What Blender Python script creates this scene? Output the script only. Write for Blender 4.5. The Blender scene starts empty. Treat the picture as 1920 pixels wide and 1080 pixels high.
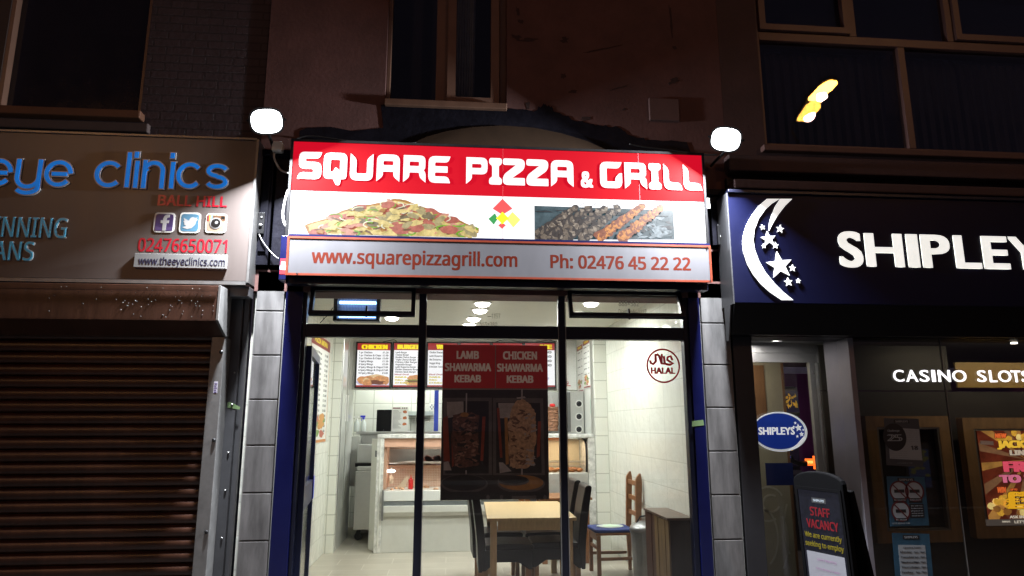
import bpy, bmesh, math, random
import numpy as np
from mathutils import Vector, Matrix
random.seed(7)
PI = math.pi
S = bpy.context.scene
COL = S.collection

# ------------------------------------------------------------------ camera, world, exposure
CAM = Vector((0, -5.6, 1.6))
FPX, PITCH, YAW, ROLL = 1276.9, 0.19641, 0.0920, -0.0017
def cam_axes():
    cp, sp, cy, sy = math.cos(PITCH), math.sin(PITCH), math.cos(YAW), math.sin(YAW)
    fwd = Vector((sy*cp, cy*cp, sp)); right = Vector((cy, -sy, 0)); up = right.cross(fwd)
    return math.cos(ROLL)*right + math.sin(ROLL)*up, -math.sin(ROLL)*right + math.cos(ROLL)*up, fwd
CR, CU, CF = cam_axes()
cd = bpy.data.cameras.new('camera'); co = bpy.data.objects.new('camera', cd); COL.objects.link(co)
cd.sensor_width = 36; cd.lens = FPX/1920*36; cd.clip_end = 500; cd.clip_start = .05
m = Matrix((CR, CU, -CF)).transposed().to_4x4(); m.translation = CAM; co.matrix_world = m
S.camera = co
S.view_settings.view_transform = 'Standard'; S.view_settings.look = 'None'
S.view_settings.exposure = 0; S.view_settings.gamma = 1
S.render.engine = 'CYCLES'
S.cycles.use_denoising = True
S.cycles.max_bounces = 8; S.cycles.transparent_max_bounces = 16; S.cycles.sample_clamp_indirect = 3
S.cycles.caustics_reflective = False; S.cycles.caustics_refractive = False

W = bpy.data.worlds.new('World'); S.world = W; W.use_nodes = True
nt = W.node_tree; bg = nt.nodes['Background']
sky = nt.nodes.new('ShaderNodeTexSky'); sky.sky_type = 'NISHITA'; sky.sun_disc = False
sky.sun_elevation = math.radians(-6); sky.sun_rotation = math.radians(200)
nt.links.new(sky.outputs[0], bg.inputs[0]); bg.inputs[1].default_value = .05
bg2 = nt.nodes.new('ShaderNodeBackground'); bg2.inputs[0].default_value = (.52, .42, .62, 1); bg2.inputs[1].default_value = .05
ad = nt.nodes.new('ShaderNodeAddShader'); nt.links.new(bg.outputs[0], ad.inputs[0]); nt.links.new(bg2.outputs[0], ad.inputs[1])
nt.links.new(ad.outputs[0], nt.nodes['World Output'].inputs[0])

def light(name, kind, loc, energy, color, parent=None, **kw):
    d = bpy.data.lights.new(name, kind); d.energy = energy; d.color = color
    o = bpy.data.objects.new(name, d); COL.objects.link(o)
    aim = kw.pop('aim', None)
    for k, v in kw.items(): setattr(d, k, v)
    L = Vector(loc)
    if aim is not None: o.rotation_euler = Vector(aim).to_track_quat('-Z', 'Y').to_euler()
    if parent: o.parent = parent; L = L - wl(parent)
    o.location = L
    return o

# ------------------------------------------------------------------ helpers
def at(px, py, Y):
    d = CR*((px-960)/FPX) + CU*(-(py-540)/FPX) + CF
    return CAM + d*((Y-CAM.y)/d.y)
def uv(px, py, Y):
    p = at(px, py, Y); return (p.x, p.z)
def R4(x0, y0, x1, y1, Y):
    xm, ym = (x0+x1)/2, (y0+y1)/2
    return at(x0, ym, Y).x, at(x1, ym, Y).x, at(xm, y1, Y).z, at(xm, y0, Y).z
def lin(r, g, b):
    f = lambda c: c/12.92 if c <= .04045 else ((c+.055)/1.055)**2.4
    return tuple(f(v/255) for v in (r, g, b))

MATS = {}
def M(name, col, rough=.6, metal=0, emit=0, var=0, vs=6, bump=0, bs=40, stretch=(1, 1, 1), coat=0, spec=.5, base=None):
    if name in MATS: return MATS[name]
    m = bpy.data.materials.new(name); m.use_nodes = True; n = m.node_tree.nodes; l = m.node_tree.links
    b = n['Principled BSDF']; c4 = (*col, 1)
    b.inputs['Base Color'].default_value = c4; b.inputs['Roughness'].default_value = rough
    b.inputs['Metallic'].default_value = metal; b.inputs['Specular IOR Level'].default_value = spec
    if coat: b.inputs['Coat Weight'].default_value = coat; b.inputs['Coat Roughness'].default_value = .05
    if emit: b.inputs['Emission Color'].default_value = c4; b.inputs['Emission Strength'].default_value = emit
    if var or bump:
        tc = n.new('ShaderNodeTexCoord'); mp = n.new('ShaderNodeMapping'); mp.inputs['Scale'].default_value = stretch
        l.new(tc.outputs['Object'], mp.inputs[0])
    if var:
        nz = n.new('ShaderNodeTexNoise'); nz.inputs['Scale'].default_value = vs; nz.inputs['Detail'].default_value = 6; nz.inputs['Roughness'].default_value = .65
        l.new(mp.outputs[0], nz.inputs['Vector'])
        mr = n.new('ShaderNodeMapRange'); mr.inputs['From Min'].default_value = .3; mr.inputs['From Max'].default_value = .7
        l.new(nz.outputs['Fac'], mr.inputs['Value'])
        mx = n.new('ShaderNodeMix'); mx.data_type = 'RGBA'
        mx.inputs['A'].default_value = (*[min(1, v*(1-var)) for v in col], 1); mx.inputs['B'].default_value = (*[min(1, v*(1+var)) for v in col], 1)
        l.new(mr.outputs[0], mx.inputs['Factor']); l.new(mx.outputs['Result'], b.inputs['Base Color'])
        if emit: l.new(mx.outputs['Result'], b.inputs['Emission Color'])
        mr2 = n.new('ShaderNodeMapRange'); mr2.inputs['To Min'].default_value = max(.02, rough-.08); mr2.inputs['To Max'].default_value = min(1, rough+.08)
        l.new(nz.outputs['Fac'], mr2.inputs['Value']); l.new(mr2.outputs[0], b.inputs['Roughness'])
    if bump:
        nb = n.new('ShaderNodeTexNoise'); nb.inputs['Scale'].default_value = bs; nb.inputs['Detail'].default_value = 3
        l.new(mp.outputs[0], nb.inputs['Vector'])
        bp = n.new('ShaderNodeBump'); bp.inputs['Strength'].default_value = bump; bp.inputs['Distance'].default_value = .01
        l.new(nb.outputs['Fac'], bp.inputs['Height']); l.new(bp.outputs[0], b.inputs['Normal'])
    if base is not None:
        for k in list(b.inputs['Base Color'].links): m.node_tree.links.remove(k)
        b.inputs['Base Color'].default_value = (*base, 1)
    MATS[name] = m; return m

def brick_mat(name, c1, c2, mortar, bw, bh, msize, axis='XZ', offset=.5, rough=.5, bump=.3, wave=0, wscale=6, var=.0, msmooth=.1, shift=(0, 0)):
    if name in MATS: return MATS[name]
    m = bpy.data.materials.new(name); m.use_nodes = True; n = m.node_tree.nodes; l = m.node_tree.links
    b = n['Principled BSDF']; b.inputs['Roughness'].default_value = rough
    tc = n.new('ShaderNodeNewGeometry'); sx = n.new('ShaderNodeSeparateXYZ'); cb = n.new('ShaderNodeCombineXYZ')
    l.new(tc.outputs['Position'], sx.inputs[0])
    l.new(sx.outputs[axis[0]], cb.inputs[0]); l.new(sx.outputs[axis[1]], cb.inputs[1])
    mp = n.new('ShaderNodeMapping'); mp.inputs['Location'].default_value = (shift[0], shift[1], 0); l.new(cb.outputs[0], mp.inputs[0])
    br = n.new('ShaderNodeTexBrick'); l.new(mp.outputs[0], br.inputs['Vector'])
    br.inputs['Color1'].default_value = (*c1, 1); br.inputs['Color2'].default_value = (*c2, 1); br.inputs['Mortar'].default_value = (*mortar, 1)
    br.inputs['Scale'].default_value = 1; br.inputs['Brick Width'].default_value = bw; br.inputs['Row Height'].default_value = bh
    br.inputs['Mortar Size'].default_value = msize; br.inputs['Mortar Smooth'].default_value = msmooth; br.offset = offset
    l.new(br.outputs['Color'], b.inputs['Base Color'])
    if var:
        nz = n.new('ShaderNodeTexNoise'); nz.inputs['Scale'].default_value = 2.5; nz.inputs['Detail'].default_value = 8
        l.new(tc.outputs['Position'], nz.inputs['Vector'])
        mx = n.new('ShaderNodeMix'); mx.data_type = 'RGBA'; mx.blend_type = 'MULTIPLY'; mx.inputs['Factor'].default_value = var
        l.new(br.outputs['Color'], mx.inputs['A']); l.new(nz.outputs['Fac'], mx.inputs['B']); l.new(mx.outputs['Result'], b.inputs['Base Color'])
    bp = n.new('ShaderNodeBump'); bp.inputs['Strength'].default_value = bump; bp.inputs['Distance'].default_value = .004; bp.invert = True
    l.new(br.outputs['Fac'], bp.inputs['Height'])
    if wave:
        nz = n.new('ShaderNodeTexNoise'); nz.inputs['Scale'].default_value = wscale; nz.inputs['Detail'].default_value = 2; l.new(tc.outputs['Position'], nz.inputs['Vector'])
        b2 = n.new('ShaderNodeBump'); b2.inputs['Strength'].default_value = wave; b2.inputs['Distance'].default_value = .02
        l.new(nz.outputs['Fac'], b2.inputs['Height']); l.new(b2.outputs[0], bp.inputs['Normal'])
    l.new(bp.outputs[0], b.inputs['Normal'])
    MATS[name] = m; return m

def glass_mat(name, tint=(1, 1, 1), rough=.0, wave=0, wscale=1.5, refl=1.0, dirt=0):
    m = bpy.data.materials.new(name); m.use_nodes = True; n = m.node_tree.nodes; l = m.node_tree.links
    n.remove(n['Principled BSDF']); out = n['Material Output']
    t = n.new('ShaderNodeBsdfTransparent'); t.inputs[0].default_value = (*tint, 1)
    g = n.new('ShaderNodeBsdfGlossy'); g.inputs['Roughness'].default_value = rough; g.inputs['Color'].default_value = (refl, refl, refl, 1)
    f = n.new('ShaderNodeFresnel'); ge = n.new('ShaderNodeNewGeometry'); io = n.new('ShaderNodeMapRange'); io.inputs['To Min'].default_value = 1.5; io.inputs['To Max'].default_value = 1/1.5
    l.new(ge.outputs['Backfacing'], io.inputs['Value']); l.new(io.outputs[0], f.inputs[0])   # the same reflectance from both sides of a pane
    mx = n.new('ShaderNodeMixShader'); l.new(f.outputs[0], mx.inputs[0]); l.new(t.outputs[0], mx.inputs[1]); l.new(g.outputs[0], mx.inputs[2])
    l.new(mx.outputs[0], out.inputs[0])
    if dirt:   # thin uneven film of dust and wipe marks
        tc = n.new('ShaderNodeNewGeometry'); mp = n.new('ShaderNodeMapping'); mp.inputs['Scale'].default_value = (1.2, 1, .5); mp.inputs['Rotation'].default_value = (0, .5, 0); nz = n.new('ShaderNodeTexNoise'); nz.inputs['Scale'].default_value = 3; nz.inputs['Detail'].default_value = 8
        mr = n.new('ShaderNodeMapRange'); mr.inputs['From Min'].default_value = .42; mr.inputs['From Max'].default_value = .8; mr.inputs['To Max'].default_value = dirt
        df = n.new('ShaderNodeBsdfDiffuse'); df.inputs[0].default_value = (.6, .6, .58, 1); m2 = n.new('ShaderNodeMixShader')
        l.new(tc.outputs['Position'], mp.inputs[0]); l.new(mp.outputs[0], nz.inputs['Vector']); l.new(nz.outputs['Fac'], mr.inputs['Value']); l.new(mr.outputs[0], m2.inputs[0]); l.new(mx.outputs[0], m2.inputs[1]); l.new(df.outputs[0], m2.inputs[2]); l.new(m2.outputs[0], out.inputs[0])
    if wave:
        tc = n.new('ShaderNodeNewGeometry'); nz = n.new('ShaderNodeTexNoise'); nz.inputs['Scale'].default_value = wscale; nz.inputs['Detail'].default_value = 1
        bp = n.new('ShaderNodeBump'); bp.inputs['Strength'].default_value = wave; bp.inputs['Distance'].default_value = .02
        l.new(tc.outputs['Position'], nz.inputs['Vector']); l.new(nz.outputs['Fac'], bp.inputs['Height']); l.new(bp.outputs[0], g.inputs['Normal'])
    MATS[name] = m; return m

def wl(o):
    v = Vector((0, 0, 0))
    while o: v = v + o.location; o = o.parent
    return v
def tag(o, label=None, cat=None, group=None, kind=None):
    if label: o['label'] = label
    if cat: o['category'] = cat
    if group: o['group'] = group
    if kind: o['kind'] = kind
    return o
def thing(name, label, cat, loc=(0, 0, 0), rz=0, group=None):
    o = bpy.data.objects.new(name, None); COL.objects.link(o); o.location = loc; o.rotation_euler.z = rz
    o.empty_display_size = .1
    return tag(o, label, cat, group)

class PL:   # a plane: origin, right, up; depth d runs along the outward normal
    def __init__(s, o, u=(1, 0, 0), v=(0, 0, 1)):
        s.o, s.u, s.v = Vector(o), Vector(u).normalized(), Vector(v).normalized(); s.n = s.u.cross(s.v)
    def p(s, a, b, d=0): return s.o + s.u*a + s.v*b + s.n*d
def FP(Y): return PL((0, Y, 0))   # facing the street

class MB:
    def __init__(s): s.v, s.f, s.mi = [], [], []
    def add(s, vs, fs, mi=0):
        b = len(s.v); s.v += [Vector(p) for p in vs]; s.f += [[b+i for i in f] for f in fs]; s.mi += [mi]*len(fs); return s
    def box(s, x0, x1, y0, y1, z0, z1, mi=0):
        vs = [(x0, y0, z0), (x1, y0, z0), (x1, y1, z0), (x0, y1, z0), (x0, y0, z1), (x1, y0, z1), (x1, y1, z1), (x0, y1, z1)]
        return s.add(vs, [(0, 3, 2, 1), (4, 5, 6, 7), (0, 1, 5, 4), (1, 2, 6, 5), (2, 3, 7, 6), (3, 0, 4, 7)], mi)
    def prism(s, pts, pl, d0, d1, mi=0):
        n = len(pts)
        a = sum(pts[i][0]*pts[(i+1) % n][1]-pts[(i+1) % n][0]*pts[i][1] for i in range(n))
        if a < 0: pts = pts[::-1]
        vs = [pl.p(*q, d0) for q in pts]+[pl.p(*q, d1) for q in pts]
        fs = [tuple(range(n))[::-1], tuple(range(n, 2*n))]+[(i, (i+1) % n, n+(i+1) % n, n+i) for i in range(n)]
        return s.add(vs, fs, mi)
    def rect(s, u0, u1, v0, v1, pl, d0, d1, mi=0): return s.prism([(u0, v0), (u1, v0), (u1, v1), (u0, v1)], pl, d0, d1, mi)
    def tube(s, pts, r, n=8, mi=0, cap=True):
        P = [Vector(p) for p in pts]; rr = r if isinstance(r, (list, tuple)) else [r]*len(P); vs, fs = [], []
        ref = None
        for i, p in enumerate(P):
            t = (P[min(i+1, len(P)-1)]-P[max(i-1, 0)]).normalized()
            if ref is None: ref = t.orthogonal().normalized()
            ref = (ref-t*ref.dot(t)).normalized(); bi = t.cross(ref)
            for k in range(n):
                a = 2*PI*k/n; vs.append(p+(ref*math.cos(a)+bi*math.sin(a))*rr[i])
        for i in range(len(P)-1):
            for k in range(n): fs.append((i*n+k, i*n+(k+1) % n, (i+1)*n+(k+1) % n, (i+1)*n+k))
        if cap: fs += [tuple(range(n))[::-1], tuple(range((len(P)-1)*n, len(P)*n))]
        return s.add(vs, fs, mi)
    def lathe(s, prof, c, n=24, mi=0, axis='Z'):
        vs, fs = [], []; c = Vector(c)
        for r, h in prof:
            for k in range(n):
                a = 2*PI*k/n
                q = Vector((r*math.cos(a), r*math.sin(a), h))
                if axis == 'Y': q = Vector((q.x, -q.z, q.y))
                vs.append(c+q)
        for i in range(len(prof)-1):
            for k in range(n): fs.append((i*n+k, i*n+(k+1) % n, (i+1)*n+(k+1) % n, (i+1)*n+k))
        fs += [tuple(range(n))[::-1], tuple(range((len(prof)-1)*n, len(prof)*n))]
        return s.add(vs, fs, mi)
    def build(s, name, mats, parent=None, local=False, bevel=0, smooth=False, label=None):
        off = wl(parent) if (parent and not local) else Vector((0, 0, 0))
        me = bpy.data.meshes.new(name); me.from_pydata([tuple(v-off) for v in s.v], [], s.f)
        for m in (mats if isinstance(mats, (list, tuple)) else [mats]): me.materials.append(m)
        for p, i in zip(me.polygons, s.mi): p.material_index = i
        if smooth:
            for p in me.polygons: p.use_smooth = True
        me.update()
        o = bpy.data.objects.new(name, me); COL.objects.link(o)
        if parent: o.parent = parent
        if bevel:
            b = o.modifiers.new('bevel', 'BEVEL'); b.width = bevel; b.segments = 2; b.limit_method = 'ANGLE'; b.angle_limit = .6
        if smooth and not bevel:
            pass
        if label: o['label'] = label
        return o

FONTS = {}
def font(k):
    if k in FONTS: return FONTS[k]
    f = None
    if k:
        try:
            import os
            f = bpy.data.fonts.load(os.path.join(bpy.utils.resource_path('LOCAL'), 'datafiles', 'fonts', k))
        except Exception: f = None
    FONTS[k] = f; return f
INTER = 'NotoSansHebrew-Regular.woff2'
def curve_mesh(cu):
    o = bpy.data.objects.new('tmp', cu); COL.objects.link(o)
    dg = bpy.context.evaluated_depsgraph_get(); me = bpy.data.meshes.new_from_object(o.evaluated_get(dg))
    vs = [v.co.copy() for v in me.vertices]; fs = [tuple(p.vertices) for p in me.polygons]
    bpy.data.objects.remove(o); bpy.data.meshes.remove(me)
    return vs, fs
CAPH = {}
def raw_text(t, bold, res, fk, space=1.0):
    cu = bpy.data.curves.new('t', 'FONT'); cu.body = t; cu.size = 1; cu.offset = bold; cu.resolution_u = res; cu.space_character = space
    f = font(fk)
    if f: cu.font = f
    cu.extrude = .5; cu.fill_mode = 'BOTH'
    r = curve_mesh(cu); bpy.data.curves.remove(cu); return r
def T(mb, t, pl, u0, u1, v0, v1, d0=.0, d1=.002, bold=.0, res=2, fk=INTER, mi=0, space=1.0, fit='cap', shear=0):
    """text whose ink spans u0..u1 and whose capitals (or ink) span v0..v1 on plane pl; bold thickens by overlaid shifted copies"""
    vs, fs = raw_text(t, 0, res, fk, space)
    if not vs: return mb
    if fk not in CAPH:
        h, _ = raw_text('H', 0, 1, fk); CAPH[fk] = (min(q.y for q in h), max(q.y for q in h))
    xa, xb = min(q.x for q in vs)-bold, max(q.x for q in vs)+bold
    ya, yb = CAPH[fk] if fit == 'cap' else (min(q.y for q in vs), max(q.y for q in vs))
    ya, yb = ya-bold*.6, yb+bold*.6
    sx, sy = (u1-u0)/(xb-xa), (v1-v0)/(yb-ya)
    if bold <= 0: offs = [(0, 0)]
    elif res <= 1: offs = [(-bold, 0), (bold, 0)]
    elif bold < .03: offs = [(-bold, -bold*.6), (bold, -bold*.6), (-bold, bold*.6), (bold, bold*.6)]
    else: offs = [(-bold, -bold*.55), (-bold*.35, -bold*.6), (bold*.35, -bold*.6), (bold, -bold*.55), (-bold, bold*.55), (-bold*.35, bold*.6), (bold*.35, bold*.6), (bold, bold*.55)]
    for i, (ox, oy) in enumerate(offs):
        e = i*.00003
        mb.add([pl.p(u0+(q.x+ox-xa)*sx+shear*(q.y-ya)*sy, v0+(q.y+oy-ya)*sy, d0+e*.5 if q.z < 0 else d1+e) for q in vs], fs, mi)
    return mb
def TP(mb, t, x0, y0, x1, y1, Y, **k):   # text measured in photograph pixels on a street-facing plane at depth Y
    a, b, c, d = R4(x0, y0, x1, y1, Y); return T(mb, t, FP(Y), a, b, c, d, **k)
def rounded(pts, k=5):
    out = []; n = len(pts)
    for i in range(n):
        p = Vector(pts[i][:2]); r = pts[i][2] if len(pts[i]) > 2 else 0
        a = Vector(pts[i-1][:2]); b = Vector(pts[(i+1) % n][:2])
        if r <= 0: out.append((p.x, p.y)); continue
        da, db = (a-p), (b-p); ra = min(r, da.length*.48); rb = min(r, db.length*.48)
        A = p+da.normalized()*ra; B = p+db.normalized()*rb
        for j in range(k+1):
            t = j/k; q = A*(1-t)**2+p*2*t*(1-t)+B*t*t; out.append((q.x, q.y))
    return out
def shape(mb, loops, pl, d0, d1, mi=0):
    """filled outline with holes"""
    cu = bpy.data.curves.new('s', 'CURVE'); cu.dimensions = '2D'; cu.fill_mode = 'BOTH'; cu.extrude = .5
    for lp in loops:
        sp = cu.splines.new('POLY'); sp.points.add(len(lp)-1); sp.use_cyclic_u = True
        for q, p in zip(sp.points, lp): q.co = (p[0], p[1], 0, 1)
    vs, fs = curve_mesh(cu); bpy.data.curves.remove(cu)
    return mb.add([pl.p(q.x, q.y, d0 if q.z < 0 else d1) for q in vs], fs, mi)
def stroke(mb, pts, w, pl, d0, d1, mi=0):
    """flat bar of width w along a polyline"""
    P = [Vector(p) for p in pts]; L, Rr = [], []
    for i, p in enumerate(P):
        t = (P[min(i+1, len(P)-1)]-P[max(i-1, 0)]).normalized(); nn = Vector((-t.y, t.x))*w/2
        L.append(tuple(p+nn)); Rr.append(tuple(p-nn))
    n = len(P); vs = []; fs = []
    for i in range(n): vs += [pl.p(*L[i], d0), pl.p(*Rr[i], d0), pl.p(*Rr[i], d1), pl.p(*L[i], d1)]
    for i in range(n-1):
        a, b = 4*i, 4*i+4
        for k in range(4): fs.append((a+k, b+k, b+(k+1) % 4, a+(k+1) % 4))
    fs += [(0, 1, 2, 3), (4*n-1, 4*n-2, 4*n-3, 4*n-4)]
    return mb.add(vs, fs, mi)
def arc(cx, cy, rx, ry, a0, a1, n=14): return [(cx+rx*math.cos(math.radians(a0+(a1-a0)*i/n)), cy+ry*math.sin(math.radians(a0+(a1-a0)*i/n))) for i in range(n+1)]
def blob(cx, cy, rx, ry, j=.15, n=14, rot=0, rnd=random):
    out = []
    for i in range(n):
        a = 2*PI*i/n; k = 1+rnd.uniform(-j, j); x, y = rx*k*math.cos(a), ry*k*math.sin(a)
        out.append((cx+x*math.cos(rot)-y*math.sin(rot), cy+x*math.sin(rot)+y*math.cos(rot)))
    return out
def star(cx, cy, r, rot=90, k=.42):
    return [(cx+(r if i % 2 == 0 else r*k)*math.cos(math.radians(rot+36*i)), cy+(r if i % 2 == 0 else r*k)*math.sin(math.radians(rot+36*i))) for i in range(10)]
def ring(cx, cz, ra, rb, n=40): return [arc(cx, cz, ra, ra, 0, 360-360/n, n-1), arc(cx, cz, rb, rb, 0, 360-360/n, n-1)]
def frame_loops(u0, u1, v0, v1, w):
    return [[(u0, v0), (u1, v0), (u1, v1), (u0, v1)], [(u0+w, v0+w), (u1-w, v0+w), (u1-w, v1-w), (u0+w, v1-w)]]
def gm(name, col, emit): return M(name, col, .5, emit=emit)

# ------------------------------------------------------------------ materials
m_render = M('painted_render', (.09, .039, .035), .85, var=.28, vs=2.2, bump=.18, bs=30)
m_darkpaint = M('dark_navy_paint', (.006, .006, .010), .45, spec=.1, var=.4, vs=9, bump=.2, bs=30)
m_blue = M('blue_gloss_paint', (.002, .0035, .042), .3, var=.15, vs=5)
m_navy = M('navy_aluminium', (.003, .004, .013), .32, var=.2, vs=7)
m_upvc = M('cream_plastic_frame', (.15, .085, .06), .4, var=.1)
m_black = M('black_plastic', (.012, .012, .013), .35, var=.2)
m_blackmetal = M('black_metal', (.02, .02, .022), .4, .6, var=.2)
m_steel = M('brushed_steel', (.55, .55, .53), .32, .85, var=.03, vs=20)
m_alu = M('satin_aluminium', (.22, .22, .22), .42, .6, var=.15, vs=12)
m_white = M('white_paint', (.78, .78, .74), .45, var=.05)
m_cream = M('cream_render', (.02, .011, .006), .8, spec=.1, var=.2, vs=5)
m_pilaster = M('grey_stone_tile', (.12, .118, .12), .42, var=.5, vs=4.5, bump=.08, bs=14, stretch=(2, 1, .35))
m_grout = M('pale_grout', (.24, .24, .23), .8)
m_cable_w = M('white_cable', (.4, .4, .39), .5)
m_cable_b = M('black_cable', (.015, .015, .016), .5)
m_glass = glass_mat('shop_glass', dirt=.018); m_glass_thin = glass_mat('display_glass', (.97, .98, .97))
m_glass_dark = glass_mat('tinted_glass', (.5, .5, .5), refl=.8)
m_glass_up = glass_mat('wavy_window_glass', (.8, .82, .86), wave=.12, wscale=2.6)
m_pane_dark = M('dark_window_pane', (.012, .011, .018), .06, var=.2)
m_led = M('led_glow', (.95, .97, 1), .3, emit=30)
_n = m_led.node_tree; _tc = _n.nodes.new('ShaderNodeTexCoord'); _vl = _n.nodes.new('ShaderNodeVectorMath'); _vl.operation = 'LENGTH'; _mr = _n.nodes.new('ShaderNodeMapRange')
for _k, _v in (('From Min', .06), ('From Max', .135), ('To Min', 30), ('To Max', .35)): _mr.inputs[_k].default_value = _v
_n.links.new(_tc.outputs['Object'], _vl.inputs[0]); _n.links.new(_vl.outputs['Value'], _mr.inputs['Value']); _n.links.new(_mr.outputs[0], _n.nodes['Principled BSDF'].inputs['Emission Strength'])   # reflector lamp: hot core, dimmer rim

# ------------------------------------------------------------------ ground
def sheet(name, x0, x1, y0, y1, z, mt, kind='structure'):
    mb = MB(); mb.add([(x0, y0, z), (x1, y0, z), (x1, y1, z), (x0, y1, z)], [(0, 1, 2, 3)])
    return tag(mb.build(name, mt), kind=kind)
m_asph = M('wet_asphalt', (.045, .045, .047), .45, var=.3, vs=4, bump=.4, bs=80)
m_pave = brick_mat('paving_slabs', (.036, .035, .034), (.045, .043, .041), (.02, .02, .02), .6, .45, .008, 'XY', rough=.6, var=.5)
sheet('ground', -150, 150, -150, 150, -.13, M('distant_ground', (.05, .05, .05), .9, var=.3))
sheet('road', -80, 80, -14.5, -7.2, -.12, m_asph)
mb = MB(); mb.box(-80, 80, -7.05, .2, -.13, 0); tag(mb.build('pavement', m_pave), kind='structure')
mb = MB(); mb.box(-80, 80, -7.2, -7.053, -.13, .004); tag(mb.build('kerb', M('kerb_stone', (.25, .24, .23), .7, var=.2)), kind='structure')
mb = MB(); mb.box(-80, 80, -18, -14.5, -.13, 0); tag(mb.build('far_pavement', m_pave), kind='structure')

# ------------------------------------------------------------------ street lamps across the road (seen reflected in the glass)
m_sodium = M('sodium_lamp_glow', (1, .42, .055), .4, emit=125); m_pole = M('dark_pole_paint', (.02, .02, .022), .6)
def street_lamp(x, yh, H, label, e):
    yp = yh-2.2
    t = thing('street_lamp', label, 'street lamp', (x, yp, 0), 0, 'street lamps across the road')
    mb = MB(); mb.tube([(x, yp, 0), (x, yp, 1.2), (x, yp, 1.21), (x, yp, H-.4)], [.1, .1, .07, .055], 12); mb.build('pole', m_pole, t, smooth=True)
    mb = MB(); mb.tube([(x, yp, H-.45), (x, yp+.3, H-.05), (x, yp+1, H+.1), (x, yp+1.9, H+.12)], .04, 8); mb.build('arm', m_pole, t, smooth=True)
    mb = MB(); mb.box(x-.22, x+.22, yh-.7, yh+.55, H+.06, H+.22); mb.build('lamp_head', m_pole, t, bevel=.04)
    mb = MB(); mb.box(x-.2, x+.2, yh-.5, yh+.5, H-.12, H+.058); mb.build('lens', m_sodium, t, bevel=.05)
    light('sodium_light', 'SPOT', (x, yh, H-.2), e, SODIUM, t, aim=(0, .35, -1), spot_size=math.radians(165), spot_blend=.3, shadow_soft_size=.15)
SODIUM = (1, .53, .36)
street_lamp(11.5, -12.95, 11.75, 'orange street lamp whose reflection glows in the upstairs window over the amusement arcade', 500)
street_lamp(-8.8, -12.95, 8.4, 'orange street lamp glinting on the brown shutter of the eye clinic', 250)

# ------------------------------------------------------------------ takeaway building
XL, XR = -1.62, 2.46          # party lines
B1 = thing('takeaway_building', 'brown rendered building with narrow upstairs window above the takeaway', 'building', (0, 0, 0))
wx0, wx1, wz0, wz1 = R4(728, -160, 950, 193, 0)
wz1 = 6.4
mb = MB()
mb.box(XL, wx0, 0, .3, 2.66, 6.9); mb.box(wx1, XR, 0, .3, 2.66, 6.9); mb.box(wx0, wx1, 0, .3, 2.66, wz0); mb.box(wx0, wx1, 0, .3, wz1, 6.9)
mb.build('front_wall', m_render, B1)
# dark paint band over the arch, with a ragged edge
rnd = random.Random(3)
up = [(715, 196), (735, 199), (840, 197), (957, 206), (1000, 207), (1018, 196), (1032, 200), (1040, 212), (1090, 228), (1122, 236), (1160, 240), (1185, 256), (1215, 264), (1300, 268)]
lo = [(1300, 300), (560, 292), (562, 246), (575, 240), (620, 238), (660, 246), (719, 240)]
pts = []
for (a, b), (c, d) in zip(up, up[1:]):
    for k in range(6): pts.append((a+(c-a)*k/6+rnd.uniform(-2, 2), b+(d-b)*k/6+rnd.uniform(-3, 3)))
pts += lo
mb = MB(); mb.prism([uv(*p, 0) for p in pts], FP(0), .001, .006); mb.build('dark_paint_band', m_darkpaint, B1)
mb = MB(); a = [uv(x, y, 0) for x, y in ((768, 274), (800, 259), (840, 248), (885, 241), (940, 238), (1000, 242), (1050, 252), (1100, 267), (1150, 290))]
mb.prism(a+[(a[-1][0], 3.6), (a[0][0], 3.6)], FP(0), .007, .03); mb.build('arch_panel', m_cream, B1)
# blemishes on the render
mb = MB()
for x, y, rx, ry in ((968, 70, 9, 4), (1058, 76, 7, 5), (975, 40, 6, 3), (1056, 143, 4, 5), (1258, 35, 2, 28), (1264, 152, 9, 7), (1075, 172, 8, 3), (1265, 90, 4, 3), (970, 20, 3, 8), (1130, 92, 30, 1.2), (1160, 165, 16, 1.5), (990, 75, 16, 3), (1100, 222, 10, 4), (990, 198, 4, 6), (1170, 205, 3, 2)):
    mb = MB(); mb.prism([uv(*q, 0) for q in blob(x, y, rx, ry, .5, 16, rnd.uniform(-.3, .3), rnd)], FP(0), .001, .003); mb.build('flaked_patch', M('bare_render', (.035, .017, .016), .9, var=.3), B1)
x0, x1, z0, z1 = R4(1216, 187, 1272, 228, 0)
mb = MB(); mb.rect(x0, x1, z0, z1, FP(0), .001, .03); mb.build('vent_cover', M('vent_paint', (.08, .04, .037), .7, var=.15), B1, bevel=.006)
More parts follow.
